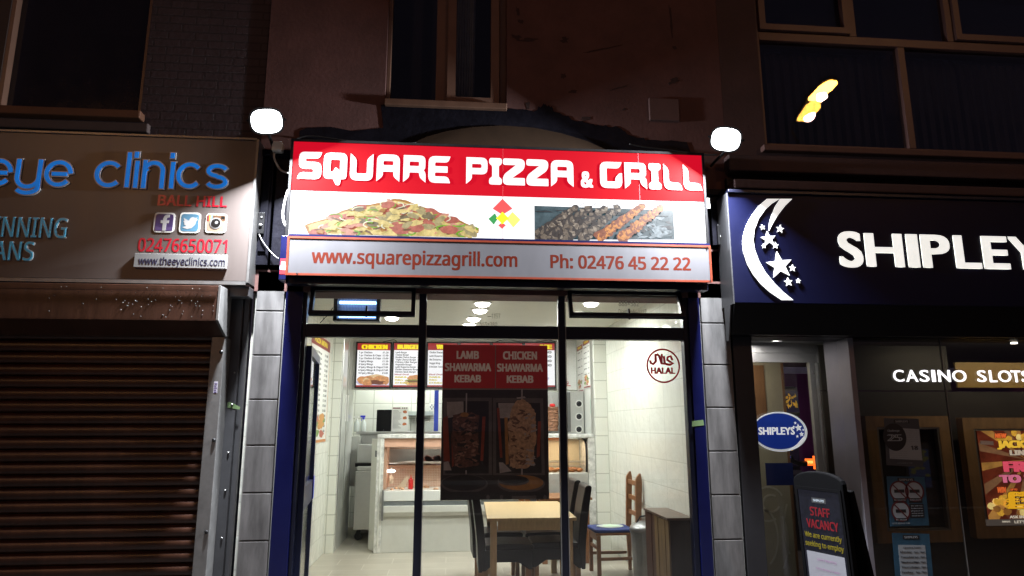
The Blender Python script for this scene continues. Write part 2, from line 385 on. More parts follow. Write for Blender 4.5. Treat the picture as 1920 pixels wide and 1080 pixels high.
# upstairs window
w = MB().rect(wx0, wx1, wz0-.06, wz0, FP(0), -.1, .05).build('window', M('window_sill', (.1, .05, .03), .6, var=.2), B1, bevel=.008)
mb = MB(); xm0, xm1, _, _ = R4(818, 0, 842, 190, 0)
mb.box(wx0+.0, wx0+.035, .06, .14, wz0, wz1); mb.box(wx1-.06, wx1, .06, .14, wz0, wz1); mb.box(xm0, xm1, .06, .14, wz0, wz1); mb.box(wx0+.035, xm0, .062, .138, wz0, wz0+.05); mb.box(wx0+.035, wx1-.06, .062, .138, wz1-.06, wz1)
mb.build('frame', m_upvc, w, bevel=.005)
mb = MB(); shape(mb, frame_loops(xm1-.012, wx1-.065, wz0+.004, wz1-.07, .075), FP(.06), -.05, .03); mb.build('sash', m_upvc, w, bevel=.006)
mb = MB(); mb.box(wx0+.035, xm0, .1, .11, wz0+.05, wz1-.06); mb.box(xm1+.06, wx1-.14, .08, .09, wz0+.075, wz1-.14); mb.build('pane', m_glass_up, w)
mb = MB(); mb.box(wx0, wx1, .6, .62, wz0-.2, wz1+.2); mb.build('dark_room', M('unlit_room', (.05, .05, .08), .9), w)
mb = MB()
for k in range(14):
    x = xm1+.07+k*.012; mb.tube([(x, .22+.012*(k % 2), wz0+.05), (x+.01, .22+.012*(k % 2), wz1)], .011, 6)
mb.build('curtain', M('pale_curtain', (.2, .2, .2), .9, var=.2), w, smooth=True)
# pilasters, tiled
def pilaster(x0, x1, zt, rows):
    mb = MB(); mb.box(x0, x1, .02, .3, 0, zt); p = mb.build('pilaster', m_grout, B1)
    mb = MB()
    for k in range(len(rows)-1):
        mb.box(x0+.012, x1-.012, 0, .0195, rows[k+1]+.006, rows[k]-.006)
    mb.build('facing_tile', m_pilaster, p, bevel=.003)
zl = [at(500, y, 0).z for y in (508, 583, 666, 749, 835, 924, 1014, 1106, 1200)]+[0.01]
pilaster(-1.575, -1.335, zl[0]+.005, zl)
zr = [at(1345, y, 0).z for y in (470, 530, 606, 684, 764, 846, 928, 1012, 1100, 1190)]+[0.01]
pilaster(2.135, 2.4, zr[0]+.005, zr)
# painted timber casing above the pilasters
def casing(x0, x1, z0, z1):
    mb = MB(); mb.box(x0, x1, .0, .3, z0, z1); c = mb.build('pilaster_casing', m_darkpaint, B1)
    mb = MB(); w = (x1-x0)
    mb.box(x0+.01, x0+.42*w, -.03, -.001, z0+.03, z1-.06); mb.box(x0+.5*w, x1-.01, -.03, -.001, z0+.03, z1-.06); mb.box(x0-.01, x1+.02, -.06, -.001, z1-.055, z1)
    mb.box(x0+.1*w, x0+.34*w, -.045, -.031, z0+.14, z1-.18)
    mb.build('casing_board', m_darkpaint, c, bevel=.006)
casing(-1.60, -1.34, zl[0]+.01, 3.86); casing(2.135, 2.42, zr[0]+.01, 3.63)
# blue jamb panels beside the shopfront
mb = MB(); mb.box(-1.333, -1.195, .0, .12, 0, 2.80); mb.build('blue_jamb', m_blue, B1, bevel=.004)
mb = MB(); mb.box(2.035, 2.133, .0, .12, 0, 2.80); mb.build('blue_jamb', m_blue, B1, bevel=.004)
mb = MB(); mb.box(-1.333, 2.133, .06, .3, 2.67, 2.80); mb.build('lintel', m_navy, B1)
# party walls upstairs and roof
mb = MB(); mb.box(XL, XR, .3, 7, 6.6, 6.9); mb.build('roof', m_darkpaint, B1)

# ------------------------------------------------------------------ shop interior shell
ZC = 2.86; WL, WR, YB = -1.52, 2.1, 5.7
m_tileY = brick_mat('white_wall_tile_side', (.78, .78, .7), (.74, .75, .68), (.64, .64, .57), .5, .25, .005, 'YZ', offset=0, rough=.09, bump=.4, wave=.38, wscale=7)
m_tileX = brick_mat('white_wall_tile_end', (.78, .78, .7), (.74, .75, .68), (.5, .5, .44), .3, .24, .006, 'XZ', offset=0, rough=.12, bump=.5, wave=.2, wscale=5)
m_floor = brick_mat('beige_floor_tile', (.5, .46, .38), (.43, .39, .32), (.62, .58, .5), .62, .31, .005, 'XY', offset=.5, rough=.3, bump=.2, var=.35)
sheet('shop_floor', WL, WR, .0, YB, .02, m_floor)
mb = MB(); mb.box(WL-.1, WL, .12, 3.5, 0.021, ZC); mb.box(WL-.1, WL, 4.75, YB, .021, ZC); mb.build('tiled_wall', m_tileY, B1)
mb = MB(); mb.box(WR, WR+.03, .12, YB, .021, ZC); mb.build('tiled_wall', m_tileY, B1)
mb = MB(); mb.box(WL-.1, -1.4, 3.501, 3.6, .021, ZC); mb.build('tiled_pier', m_tileX, B1); mb = MB(); mb.box(1.93, WR-.001, 3.4, 3.5, .021, ZC); mb.build('tiled_pier', m_tileX, B1)
mb = MB(); mb.box(WL, WR+.03, YB, YB+.1, .021, ZC); mb.build('tiled_back_wall', m_tileX, B1)
mb = MB(); mb.box(WL-.1, WR+.03, .31, YB+.1, ZC, ZC+.1); mb.build('ceiling', M('white_ceiling', (.74, .74, .66), .7, var=.03), B1)
mb = MB(); mb.box(WL-.1, WR+.03, .301, .308, 2.67, ZC); mb.build('inner_lintel', m_white, B1)
mb = MB(); mb.box(-1.5, -1.4, 3.601, 4.75, .021, ZC); o = mb.build('wall_panel', M('glossy_wall_panel', (.72, .73, .68), .08, var=.04), B1)
mb = MB(); mb.tube([(-1.398, 3.62, .05), (-1.398, 3.62, ZC-.02)], .012, 8); mb.tube([(-1.395, 4.1, .5), (-1.395, 4.1, ZC-.02)], .006, 6); mb.build('edge_trim', m_steel, o)

# ------------------------------------------------------------------ shopfront
SF = thing('shopfront', 'dark navy metal shopfront with three glazed bays and an open door', 'shopfront', (0.42, .06, .0))
J0, J1 = -1.194, 2.034
mA0, mA1, _, _ = R4(785, 560, 800, 1040, .03); mB0, mB1, _, _ = R4(1046, 560, 1058, 1040, .03)
mA0, mA1 = -.255, -.195; mB0, mB1 = .912, .968
ZT0, ZT1 = at(930, 635, .03).z, at(930, 611, .03).z
ZH = at(930, 545, .03).z
mb = MB()
mb.box(J0, J0+.03, .02, .1, .02, 2.67); mb.box(J1-.045, J1, .02, .1, .02, 2.67)
mb.box(mA0, mA1, .02, .1, .02, 2.67); mb.box(mB0, mB1, .02, .1, .02, 2.67)
for a, b in ((J0+.03, mA0), (mA1, mB0), (mB1, J1-.045)):
    mb.box(a, b, .022, .098, ZT0, ZT1); mb.box(a, b, .022, .098, ZH, 2.67)
for a, b in ((mA1, mB0), (mB1, J1-.045)): mb.box(a, b, .022, .098, .02, .1)
mb.build('frame', m_navy, SF, bevel=.004)
mb = MB(); mb.box(mA1, mA1+.006, .015, .0195, .1, 2.6); mb.box(mB1, mB1+.006, .015, .0195, .1, 2.6); mb.box(mB0-.006, mB0, .015, .0195, .1, 2.6); mb.build('bead', m_alu, SF)
for a, b, c, d in ((mA1, mB0, .1, ZT0), (mB1, J1-.045, .1, ZT0), (mA1, mB0, ZT1, ZH)):
    mb = MB(); mb.box(a, b, .055, .063, c, d); mb.build('window_pane', m_glass, SF)
# top hung vent windows, pushed outwards at the bottom
def vent(x0, x1, ang):
    hz, ht = ZH-.005, ZH-ZT1-.055
    A = math.radians(ang)
    pl = PL((0, .015, hz), (1, 0, 0), (0, math.sin(A)*1, math.cos(A)))
    mb = MB(); shape(mb, frame_loops(x0, x1, -ht, 0, .032), pl, -.02, .025); v = mb.build('transom_window', m_navy, SF, bevel=.003)
    mb = MB(); mb.rect(x0+.03, x1-.03, -ht+.03, -.03, pl, 0, .006); mb.build('pane', m_glass, v)
    xm = (x0+x1)/2; mb = MB(); mb.rect(xm+.02, xm+.035, -ht+.01, -ht+.1, pl, -.05, -.021); mb.build('catch', m_black, v)
    return v
vent(J0+.06, mA0-.03, 16); vent(mB1+.02, J1-.06, 22)
mb = MB(); xs, xe, z0, z1 = R4(1170, 566, 1200, 574, .05)
mb2 = MB(); TP(mb2, '888×582', 1160, 565, 1198, 574, .05, d1=.0005); TP(mb2, 'Diamond—1117', 1160, 580, 1212, 589, .05, d1=.0005); TP(mb2, '—1197', 914, 588, 938, 597, .05, d1=.0005); TP(mb2, '555×380', 900, 604, 932, 612, .05, d1=.0005)
mb2.build('glazier_marks', M('marker_ink', (.32, .32, .28), .6), SF)
# open door
DA = math.radians(96.5); hx = J0+.05
du = Vector((math.cos(DA), math.sin(DA), 0)); dpl = PL((hx, .1, 0), du, (0, 0, 1))
DW = 1.0; DH = 2.23
mb = MB(); shape(mb, frame_loops(0, DW, .04, DH, .075), dpl, -.022, .022); shape(mb, [[(.076, .92), (DW-.076, .92), (DW-.076, 1.1), (.076, 1.1)]], dpl, -.02, .02)
D = mb.build('door', M('blue_door_metal', (.005, .011, .06), .35), SF, bevel=.004)
mb = MB(); mb.rect(.07, DW-.07, .1, .925, dpl, -.004, .004); mb.rect(.07, DW-.07, 1.095, DH-.07, dpl, -.004, .004); mb.build('pane', m_glass, D)
mb = MB(); mb.rect(DW-.1, DW-.005, .93, 1.13, dpl, .023, .03); mb.rect(DW-.1, DW-.005, .93, 1.13, dpl, -.03, -.023)
mb.rect(DW-.09, DW-.03, .98, 1.04, dpl, -.08, -.031); mb.rect(DW-.16, DW-.06, 1.09, 1.13, dpl, -.06, -.031); mb.rect(DW-.07, DW-.02, 1.42, 1.45, dpl, -.04, -.023)
mb.rect(.02, DW-.101, .925, 1.095, dpl, -.029, -.0225); mb.build('handle', M('bright_blue_metal', (.03, .07, .6), .35), D, bevel=.004)

# ------------------------------------------------------------------ eye clinic building (left)
B2 = thing('eye_clinic_building', 'dark painted brick building with upstairs window above the eye clinic', 'building', (-4, .0, 0))
m_brickdark = brick_mat('dark_painted_brick', (.05, .031, .038), (.042, .026, .033), (.025, .016, .02), .225, .075, .008, 'XZ', rough=.75, bump=.7, var=.5, wave=.15, wscale=30)
vx0, vx1, vz0, vz1 = R4(40, -160, 284, 211, .02); vx0 = -4.1; vz1 = 6.3
mb = MB(); mb.box(-9, vx0, .02, .3, 2.7, 6.9); mb.box(vx1, XL-.002, .02, .3, 2.7, 6.9); mb.box(vx0, vx1, .02, .3, 2.7, vz0); mb.box(vx0, vx1, .02, .3, vz1, 6.9)
mb.build('brick_wall', m_brickdark, B2)
w = MB().rect(vx0-.1, vx1+.04, vz0-.07, vz0, FP(.02), -.2, .09).build('window', M('painted_sill', (.09, .034, .014), .7, var=.2), B2, bevel=.01)
mb = MB(); mb.rect(-9, vx1+.1, vz0-.18, vz0-.1, FP(.02), .001, .06); mb.rect(-9, vx1+.06, vz0-.3, vz0-.21, FP(.02), .001, .04); mb.build('string_course', M('stone_course', (.055, .038, .036), .8, var=.2), B2, bevel=.01)
mb = MB(); shape(mb, frame_loops(vx0+.3, vx1, vz0, vz1, .035), FP(.1), -.05, .05); mb.build('frame', m_upvc, w, bevel=.004)
mb = MB(); mb.box(vx0+.33, vx1-.03, .12, .13, vz0+.03, vz1-.03); mb.build('pane', m_pane_dark, w)
mb = MB(); mb.box(vx0, vx0+.3, .04, .16, vz0, vz1); mb.build('blind_box', M('brown_board', (.03, .018, .015), .7), w)
# wall behind shutter
mb = MB(); mb.box(-9, -1.68, .1, .3, 0, 2.7); mb.build('ground_floor_wall', m_darkpaint, B2)
gx0, gx1, _, _ = R4(425, 540, 462, 1040, 0); gx1 = -1.63
m_greypanel = M('grey_metal_panel', (.08, .082, .09), .42, .3, var=.2, vs=3)
mb = MB(); mb.box(-1.86, gx1-.045, .03, .099, 0, 2.66); mb.box(gx1-.042, gx1, .06, .098, 0, 2.66); mb.build('metal_jamb', m_greypanel, B2, bevel=.004)
mb = MB()
for z in (2.0, 1.75, 1.38, 1.1, .75): mb.lathe([(.008, 0), (.008, .004), (.004, .008)], (-1.70, .028, z), 8, axis='Y')
mb.build('rivet', m_alu, B2)

# fascia of the eye clinic
YF = -.17
F2 = thing('eye_clinic_fascia', 'cream metal fascia sign with blue raised eye clinics letters', 'shop sign', (-3.2, 0, 2.75))
fx1 = at(473, 400, YF).x; fz0 = at(240, 524, YF).z; fz1 = at(250, 256, YF).z
m_fascia = M('cream_metal', (.105, .088, .083), .38, .0, var=.08, vs=1.2, stretch=(6, 1, .5))
mb = MB(); mb.box(-9, fx1, YF, .0, fz0, fz1); mb.build('panel', m_fascia, F2, bevel=.004)
mb = MB(); mb.box(fx1-.006, fx1+.012, YF-.008, -.002, fz0-.01, fz1+.01); mb.box(-9, fx1-.008, YF-.012, -.005, fz0-.03, fz0-.003); mb.box(-9, fx1-.008, YF-.01, -.005, fz1+.003, fz1+.02); mb.build('edge_trim', m_alu, F2)
mb = MB(); mb.box(-2.05, fx1+.01, -.13, -.01, fz0-.115, fz0-.032); mb.build('bracket_box', m_greypanel, F2, bevel=.005)
m_ltrblue = M('blue_acrylic', (.004, .17, .62), .4, var=.25, vs=4, emit=.52, spec=.2); m_ltrrim = M('silver_rim', (.42, .42, .42), .4, .2)  # blue faces carry added glow so the letters read brighter
P2 = FP(YF)
def eyeletter(name, strokes, sw=.05):
    mb = MB()
    for k, s_ in enumerate(strokes): stroke(mb, s_, sw*.6, P2, .013, .018+.0004*k)
    mr = MB()
    for k, s_ in enumerate(strokes):
        s2 = [Vector(q) for q in s_]; s2[0] = s2[0]+(s2[0]-s2[1]).normalized()*.008; s2[-1] = s2[-1]+(s2[-1]-s2[-2]).normalized()*.008
        stroke(mr, s2, sw, P2, .001, .0125+.0003*k)
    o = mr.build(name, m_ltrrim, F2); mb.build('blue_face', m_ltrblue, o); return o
def E2(x0, y0, x1, y1): return R4(x0, y0, x1, y1, YF)
def cletter(x0, y0, x1, y1, a0=42, a1=318):
    a, b, c, d = E2(x0, y0, x1, y1); h = .02
    return [arc((a+b)/2, (c+d)/2, (b-a)/2-h, (d-c)/2-h, a0, a1, 24)]
def ee(x0, y0, x1, y1):
    a, b, c, d = E2(x0, y0, x1, y1); h = .02; cx, cz = (a+b)/2, (c+d)/2
    return [arc(cx, cz, (b-a)/2-h, (d-c)/2-h, 2, 320, 28), [(a+.06, cz-.004), (b-.045, cz-.004)]]
eyeletter('letter', ee(-30, 298, 27, 350)); 
def yy(x0, y0, x1, y1):
    a, b, c, d = E2(x0, y0, x1, y1); h = .02; zb = c+(d-c)*.2
    r = (b-a)/2-h; cx = (a+b)/2
    return [[(a+h, d)]+arc(cx, zb+r*.95, r, r*.95, 180, 360, 16)+[], [(b-h, d), (b-h, zb)]+arc(cx+.0, zb-.0, r*1.0, r*.62, -15, -150, 12)]
eyeletter('letter', yy(29, 300, 80, 364)); eyeletter('letter', ee(84, 301, 139, 352))
eyeletter('letter', cletter(178, 302, 233, 353))
def bar(x, y0, y1):
    p, q = uv(x, y0, YF), uv(x, y1, YF); mx = (p[0]+q[0])/2; return [(mx, q[1]), (mx, p[1])]
eyeletter('letter', [bar(242, 287, 352)])
eyeletter('letter', [bar(257, 303, 353), bar(258, 286, 297)])
def nn(x0, y0, x1, y1):
    a, b, c, d = E2(x0, y0, x1, y1); h = .02; r = (b-a)/2-h; cx = (a+b)/2
    return [[(a+h, c), (a+h, d)], [(a+h+.022, d-r-.02)]+arc(cx, d-r*.98-h, r, r*.98, 165, 0, 14)+[(b-h, c)]]
eyeletter('letter', nn(267, 302, 311, 354))
eyeletter('letter', [bar(324, 305, 354), bar(325, 288, 298)])
eyeletter('letter', cletter(331, 305, 382, 355))
a, b, c, d = E2(386, 307, 429, 358); cz = (c+d)/2; r = (d-c)/4-.008
eyeletter('letter', [arc((a+b)/2, cz+r, (b-a)/2-.02, r-.008, 20, 265, 16)+arc((a+b)/2, cz-r+.006, (b-a)/2-.02, r-.008, 85, -160, 16)])
m_redltr = M('red_acrylic', (.3, .006, .018), .3, emit=.12); m_cyan = M('cyan_acrylic', (.06, .32, .5), .3, emit=.12)  # red and cyan lettering given a little glow of its own
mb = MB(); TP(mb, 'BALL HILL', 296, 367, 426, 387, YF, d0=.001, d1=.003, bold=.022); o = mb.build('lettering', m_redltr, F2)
def outlined(t, box, fk, bold, mt, lab):
    mb = MB(); TP(mb, t, *box, YF, d0=.001, d1=.01, bold=bold+.022); o = mb.build('lettering', m_ltrrim, F2, label=lab)
    mb = MB(); bx = (box[0]+1, box[1]+.6, box[2]-1, box[3]-.6); TP(mb, t, *bx, YF, d0=.0102, d1=.016, bold=bold); mb.build('letter_face', mt, o)
outlined('INNING', (-10, 408, 127, 446), INTER, .0, m_cyan, None); outlined('ANS', (-12, 453, 65, 489), INTER, .0, m_cyan, None)
mb = MB(); TP(mb, '02476650071', 259, 448, 426, 473, YF, d0=.0005, d1=.002, bold=.014); mb.build('lettering', M('red_vinyl', (.32, .006, .018), .4, emit=.15), F2)  # vinyl number also glows slightly, with no lamp behind it
x0, x1, z0, z1 = E2(254, 478, 427, 504)
mb = MB(); mb.rect(x0, x1, z0, z1, P2, .001, .03); pt = mb.build('web_plate', M('pale_plate', (.2, .2, .2), .5, var=.06), F2, bevel=.003)
mb = MB(); TP(mb, 'www.theeyeclinics.com', 260, 483, 422, 497, YF-.03, d0=.001, d1=.002, bold=.004); mb.build('lettering', M('dark_vinyl', (.02, .02, .05), .5), pt)
def icon(x0, y0, x1, y1, mt, extra):
    a, b, c, d = E2(x0, y0, x1, y1); s_ = (b-a)
    mb = MB(); mb.prism(rounded([(a, c, .03), (b, c, .03), (b, d, .03), (a, d, .03)]), P2, .001, .006); o = mb.build('social_icon', [m_white, ], F2)
    mb = MB(); k = .012; mb.prism(rounded([(a+k, c+k, .025), (b-k, c+k, .025), (b-k, d-k, .025), (a+k, d-k, .025)]), P2, .0062, .0075); mb.build('icon_face', mt, o)
    extra(o, a, b, c, d)
m_iw = M('icon_white', (.4, .4, .4), .4, emit=.06)  # faint glow added to the white icon marks
def ic_f(o, a, b, c, d):
    w, h = b-a, d-c; q = lambda u, v: (a+u*w, c+v*h)
    mb = MB(); mb.prism([q(*p) for p in ((.44, .08), (.44, .46), (.33, .46), (.33, .6), (.44, .6), (.44, .7), (.5, .84), (.62, .9), (.74, .9), (.74, .75), (.66, .75), (.61, .7), (.61, .6), (.74, .6), (.72, .46), (.61, .46), (.61, .08))], P2, .0076, .009); mb.build('icon_mark', m_iw, o)
    mb = MB(); mb.prism([q(.08, .08), q(.92, .08), q(.92, .3), q(.5, .22), q(.08, .3)], P2, .00752, .0078); mb.build('icon_shade', M('violet_light', (.09, .06, .17), .4), o)
def ic_t(o, a, b, c, d):
    w, h = b-a, d-c; q = lambda u, v: (a+u*w, c+v*h)
    pts = [(.15, .26), (.36, .33), (.2, .42), (.27, .45), (.16, .58), (.25, .57), (.17, .74), (.46, .58), (.5, .72), (.62, .78), (.74, .73), (.86, .77), (.8, .68), (.9, .66), (.8, .58), (.76, .4), (.6, .23), (.4, .18)]
    mb = MB(); mb.prism(rounded([(*q(*p), .008) for p in pts], 3), P2, .0076, .009); mb.build('icon_mark', m_iw, o)
def ic_i(o, a, b, c, d):
    w, h = b-a, d-c; q = lambda u, v: (a+u*w, c+v*h)
    mb = MB(); mb.prism([q(.05, .62), q(.95, .62), q(.95, .9), q(.05, .9)], P2, .0076, .0085, 0)
    for k, mi in enumerate((1, 2, 3)): mb.prism([q(.1+.07*k, .62), q(.17+.07*k, .62), q(.17+.07*k, .92), q(.1+.07*k, .92)], P2, .0086, .009, mi)
    mb.prism(arc(*q(.5, .5), .29*w, .29*h, 0, 345, 23), P2, .0091, .0105, 4); mb.prism(arc(*q(.5, .5), .22*w, .22*h, 0, 345, 23), P2, .0106, .0125, 5); mb.prism(arc(*q(.53, .53), .08*w, .08*h, 0, 330, 11), P2, .0126, .013, 4)
    mb.prism([q(.74, .72), q(.9, .72), q(.9, .86), q(.74, .86)], P2, .0086, .0095, 5)
    mb.build('icon_mark', [M('icon_brown', (.1, .05, .025), .5), M('icon_red', (.6, .05, .05), .5), M('icon_yellow', (.7, .5, .05), .5), M('icon_blue', (.1, .25, .6), .5), M('icon_grey', (.22, .22, .22), .3), M('icon_black', (.01, .01, .01), .2)], o)
icon(289, 399, 328, 436, M('icon_violet', (.05, .032, .12), .4), ic_f)
icon(337, 399, 376, 437, M('icon_sky', (.07, .18, .27), .4), ic_t)
icon(386, 401, 425, 437, M('icon_tan', (.25, .18, .13), .4), ic_i)

# roller shutter
SH = thing('roller_shutter', 'closed brown roller shutter with its housing box below the eye clinic sign', 'shutter', (-3.2, -.1, 0))
m_brown = M('brown_coated_steel', (.042, .0165, .010), .38, .0, var=.45, vs=2.2, bump=.12, bs=9, stretch=(2.5, 1, .6))
hz1, hz0 = at(200, 531, -.32).z, at(200, 629, -.12).z; hxr = at(407, 570, -.32).x; hzm = at(200, 598, -.33).z
prof = [(-.17, hz1), (-.32, hz1-.005), (-.325, hzm), (-.12, hz0), (-.05, hz0), (-.05, hz1)]
mb = MB(); mb.prism(prof, PL((-9, 0, 0), (0, 1, 0), (0, 0, 1)), 0, 9+hxr); o = mb.build('housing', m_brown, SH, bevel=.004)
mb = MB(); mb.prism([(y*1.01-.001, z) for y, z in prof], PL((hxr+.001, 0, 0), (0, 1, 0), (0, 0, 1)), 0, .02); mb.build('end_cap', m_alu, o, bevel=.003)
mb = MB(); mb.box(-9, hxr-.002, -.332, -.326, hz1-.05, hz1-.035); mb.box(-9, hxr-.002, -.333, -.3255, hzm-.004, hzm+.008); mb.build('seam', m_brown, o)
mb = MB(); rn = random.Random(5)
for k in range(95):
    x = hxr-.02-abs(rn.gauss(0, .55)); z = hz1-.03-abs(rn.gauss(0, .09)); 
    if z > hzm: mb.lathe([(.0012, -.001), (.0036, 0), (.0024, .003), (.001, .004)], (x, -.3225-.002-.002*(hz1-z)*10*.1, z), 6, axis='Y')
tag(mb.build('raindrops', M('water_drop', (.1, .1, .1), .25), o, smooth=True), kind='stuff')
gxa = at(380, 860, -.1).x; gxb = at(404, 860, -.12).x
pitch = .0915; mb = MB(); yc = -.06; n = 9; rows = int((hz0+.1)/pitch)+1
for r_ in range(rows):
    zt = hz0+.06-r_*pitch
    pr = [(yc+.012, zt)]
    for k in range(n): a = PI*k/(n-1); pr.append((yc-.024*math.sin(a)**.8 if 0 < k < n-1 else yc, zt-.012-(pitch-.016)*(1-math.cos(a))/2))
    pr.append((yc+.012, zt-pitch+.0005))
    b = len(mb.v)
    for y, z in pr: mb.v += [Vector((-9, y, z)), Vector((gxa+.02, y, z))]
    for k in range(len(pr)-1): mb.f.append([b+2*k, b+2*k+2, b+2*k+3, b+2*k+1]); mb.mi.append(0)
mb.build('slats', m_brown, SH, smooth=True)
mb = MB(); mb.box(gxa, gxb, -.125, .03, 0, hz0-.002); o = mb.build('guide_rail', m_alu, SH, bevel=.004)
mb = MB()
for y in (660, 825, 997): 
    p = at(397, y, -.126); mb.lathe([(.014, 0), (.014, .006), (.007, .012)], (gxb-.02, -.126, p.z), 10, axis='Y')
mb.build('bolt', m_blackmetal, o)
mb = MB(); p = at(402, 725, -.1255); q = PL((0, -.1252, 0)); mb.rect(gxb-.055, gxb-.025, p.z-.05, p.z+.04, q, 0, .001); ol = mb.build('sticker', M('pale_sticker', (.4, .38, .45), .5), o)
mb = MB()
for k in range(5): mb.rect(gxb-.05, gxb-.03-.004*(k % 2), p.z-.045+k*.016, p.z-.038+k*.016, q, .0012, .0018)
mb.build('sticker_print', M('violet_print', (.08, .06, .18), .5), ol)
m_tape = M('green_tape', (.14, .22, .1), .5)
def tape(x0, y0, x1, y1, Y, lab):
    a, b, c, d = R4(x0, y0, x1, y1, Y); mb = MB(); h = .018
    mb.prism([(a, d-.012), (a+.012, d), (b, c+.02), (b-.004, c), (a+.004, c+.016)] if x0 < 600 else [(a, c), (b, c+.012), (b-.005, d), (a+.003, d-.012)], FP(Y), .0005, .002)
    tag(mb.build('tape_strip', m_tape), lab, 'tape', 'scraps of green tape')
tape(426, 753, 451, 768, .03, 'torn scrap of pale green tape stuck on the grey jamb beside the shutter')
tape(1297, 787, 1320, 800, -.0, 'torn scrap of green tape on the blue frame near the halal sign')

# ------------------------------------------------------------------ lit sign of the takeaway
YS = -.2; PS = FP(YS)
sx0 = at(546, 350, YS).x; sx1 = at(1320, 380, YS).x
sz1 = (at(549, 264, YS).z+at(1320, 293, YS).z)/2; sz0 = (at(540, 441, YS).z+at(1320, 459, YS).z)/2; szm = (at(545, 357, YS).z+at(1320, 379, YS).z)/2
LS = thing('lit_shop_sign', 'glowing red and white lightbox sign with pizza and grilled meat pictures', 'shop sign', ((sx0+sx1)/2, -.02, sz0))
mb = MB(); mb.box(sx0-.022, sx1+.022, YS+.012, -.065, sz0-.02, sz1+.022); shape(mb, frame_loops(sx0-.022, sx1+.022, sz0-.02, sz1+.022, .02), PS, -.0115, .008); mb.build('case', m_blackmetal, LS)
m_sred = M('lit_red_acrylic', lin(226, 14, 42), .3, emit=.85, var=.03, vs=2, base=(.05, .003, .003), spec=.03); m_swhite = M('lit_white_acrylic', (.9, .9, .92), .3, emit=1.15, base=(.1, .1, .1), spec=.05)
mb = MB(); mb.rect(sx0, sx1, szm, sz1, PS, -.01, 0); mb.build('red_panel', m_sred, LS)
mb = MB(); mb.rect(sx0, sx1, sz0, szm-.0005, PS, -.01, 0); mb.build('white_panel', m_swhite, LS)
mb = MB()
for x in (943, 1198): 
    p = at(x, 330, YS).x; mb.rect(p-.0015, p+.0015, sz0, sz1, PS, .0001, .0006)
mb.build('panel_joint', M('panel_joint_line', (.4, .05, .06), .5, emit=.4), LS)
G = {
 'S': ([[(.05, 1, .24), (1, 1, .02), (.9, .76, .16), (.33, .76, .07), (.33, .63, .07), (1, .63, .28), (1, 0, .26), (0, 0, .02), (.1, .24, .16), (.67, .24, .07), (.67, .37, .07), (.05, .37, .28)]]),
 'Q': ([[(0, 1, .28), (1, 1, .28), (1, .03, .28), (.76, .03, .03), (.72, -.2, .1), (.56, -.2, .1), (.42, .03, .03), (0, .03, .28)], [(.3, .74, .05), (.7, .74, .05), (.7, .3, .05), (.62, .42, .1), (.5, .46, .1), (.42, .3, .05), (.3, .3, .05)]]),
 'U': ([[(0, 1, 0), (.27, .8, .15), (.27, .26, .07), (.73, .26, .07), (.73, .8, .15), (1, 1, 0), (1, 0, .3), (0, 0, .3)]]),
 'A': ([[(0, 0, 0), (0, 1, .3), (1, 1, .3), (1, 0, 0), (.73, .18, .15), (.73, .36, .04), (.27, .36, .04), (.27, .18, .15)], [(.28, .76, .06), (.72, .76, .06), (.72, .6, .06), (.28, .6, .06)]]),
 'R': ([[(0, 0, 0), (0, 1, 0), (.98, 1, .25), (.98, .52, .15), (.9, .46, .02), (1, .34, .12), (1, 0, 0), (.73, .18, .15), (.7, .36, .06), (.27, .36, .04), (.27, .18, .15)], [(.27, .77, .04), (.7, .77, .06), (.7, .6, .06), (.27, .6, .04)]]),
 'E': ([[(0, 1, .3), (1, 1, .02), (.9, .77, .16), (.3, .77, .06), (.3, .62, .06), (.88, .62, .03), (.88, .39, .03), (.3, .39, .06), (.3, .24, .06), (.9, .24, .16), (1, 0, .02), (0, 0, .3)]]),
 'P': ([[(0, 0, 0), (0, 1, 0), (1, 1, .28), (1, .37, .28), (.27, .37, .04), (.27, .18, .15)], [(.27, .76, .04), (.72, .76, .07), (.72, .6, .07), (.27, .6, .04)]]),
 'I': ([[(0, 1, .12), (1, 1, .12), (1, .78, .12), (.76, .72, .08), (.76, .28, .08), (1, .22, .12), (1, 0, .12), (0, 0, .12), (0, .22, .12), (.24, .28, .08), (.24, .72, .08), (0, .78, .12)]]),
 'Z': ([[(0, 1, .1), (1, 1, .28), (1, .62, .22), (.42, .27, .02), (1, .27, .05), (1, 0, .02), (0, 0, .24), (0, .36, .2), (.6, .76, .02), (0, .76, .1)]]),
 'G': ([[(0, 1, .3), (1, 1, .02), (.88, .76, .16), (.3, .76, .06), (.3, .25, .06), (.7, .25, .06), (.7, .4, .06), (.86, .56, .08), (1, .58, .02), (1, 0, .3), (0, 0, .3)]]),
 'L': ([[(0, 1, .02), (.28, .8, .15), (.28, .3, .08), (.9, .27, .14), (1, 0, .02), (0, 0, .34)]]),
}
seq = [('S', 557, 602), ('Q', 606, 650), ('U', 656, 699), ('A', 706, 749), ('R', 756, 798), ('E', 803, 844), ('P', 874, 914), ('I', 917, 941), ('Z', 943, 984), ('Z', 987, 1028), ('A', 1033, 1075), ('G', 1125, 1166), ('R', 1171, 1212), ('I', 1216, 1239), ('L', 1244, 1278), ('L', 1281, 1315)]
lz1 = (at(580, 283, YS).z+at(1260, 310, YS).z)/2; lz0 = (at(580, 335, YS).z+at(1260, 357, YS).z)/2
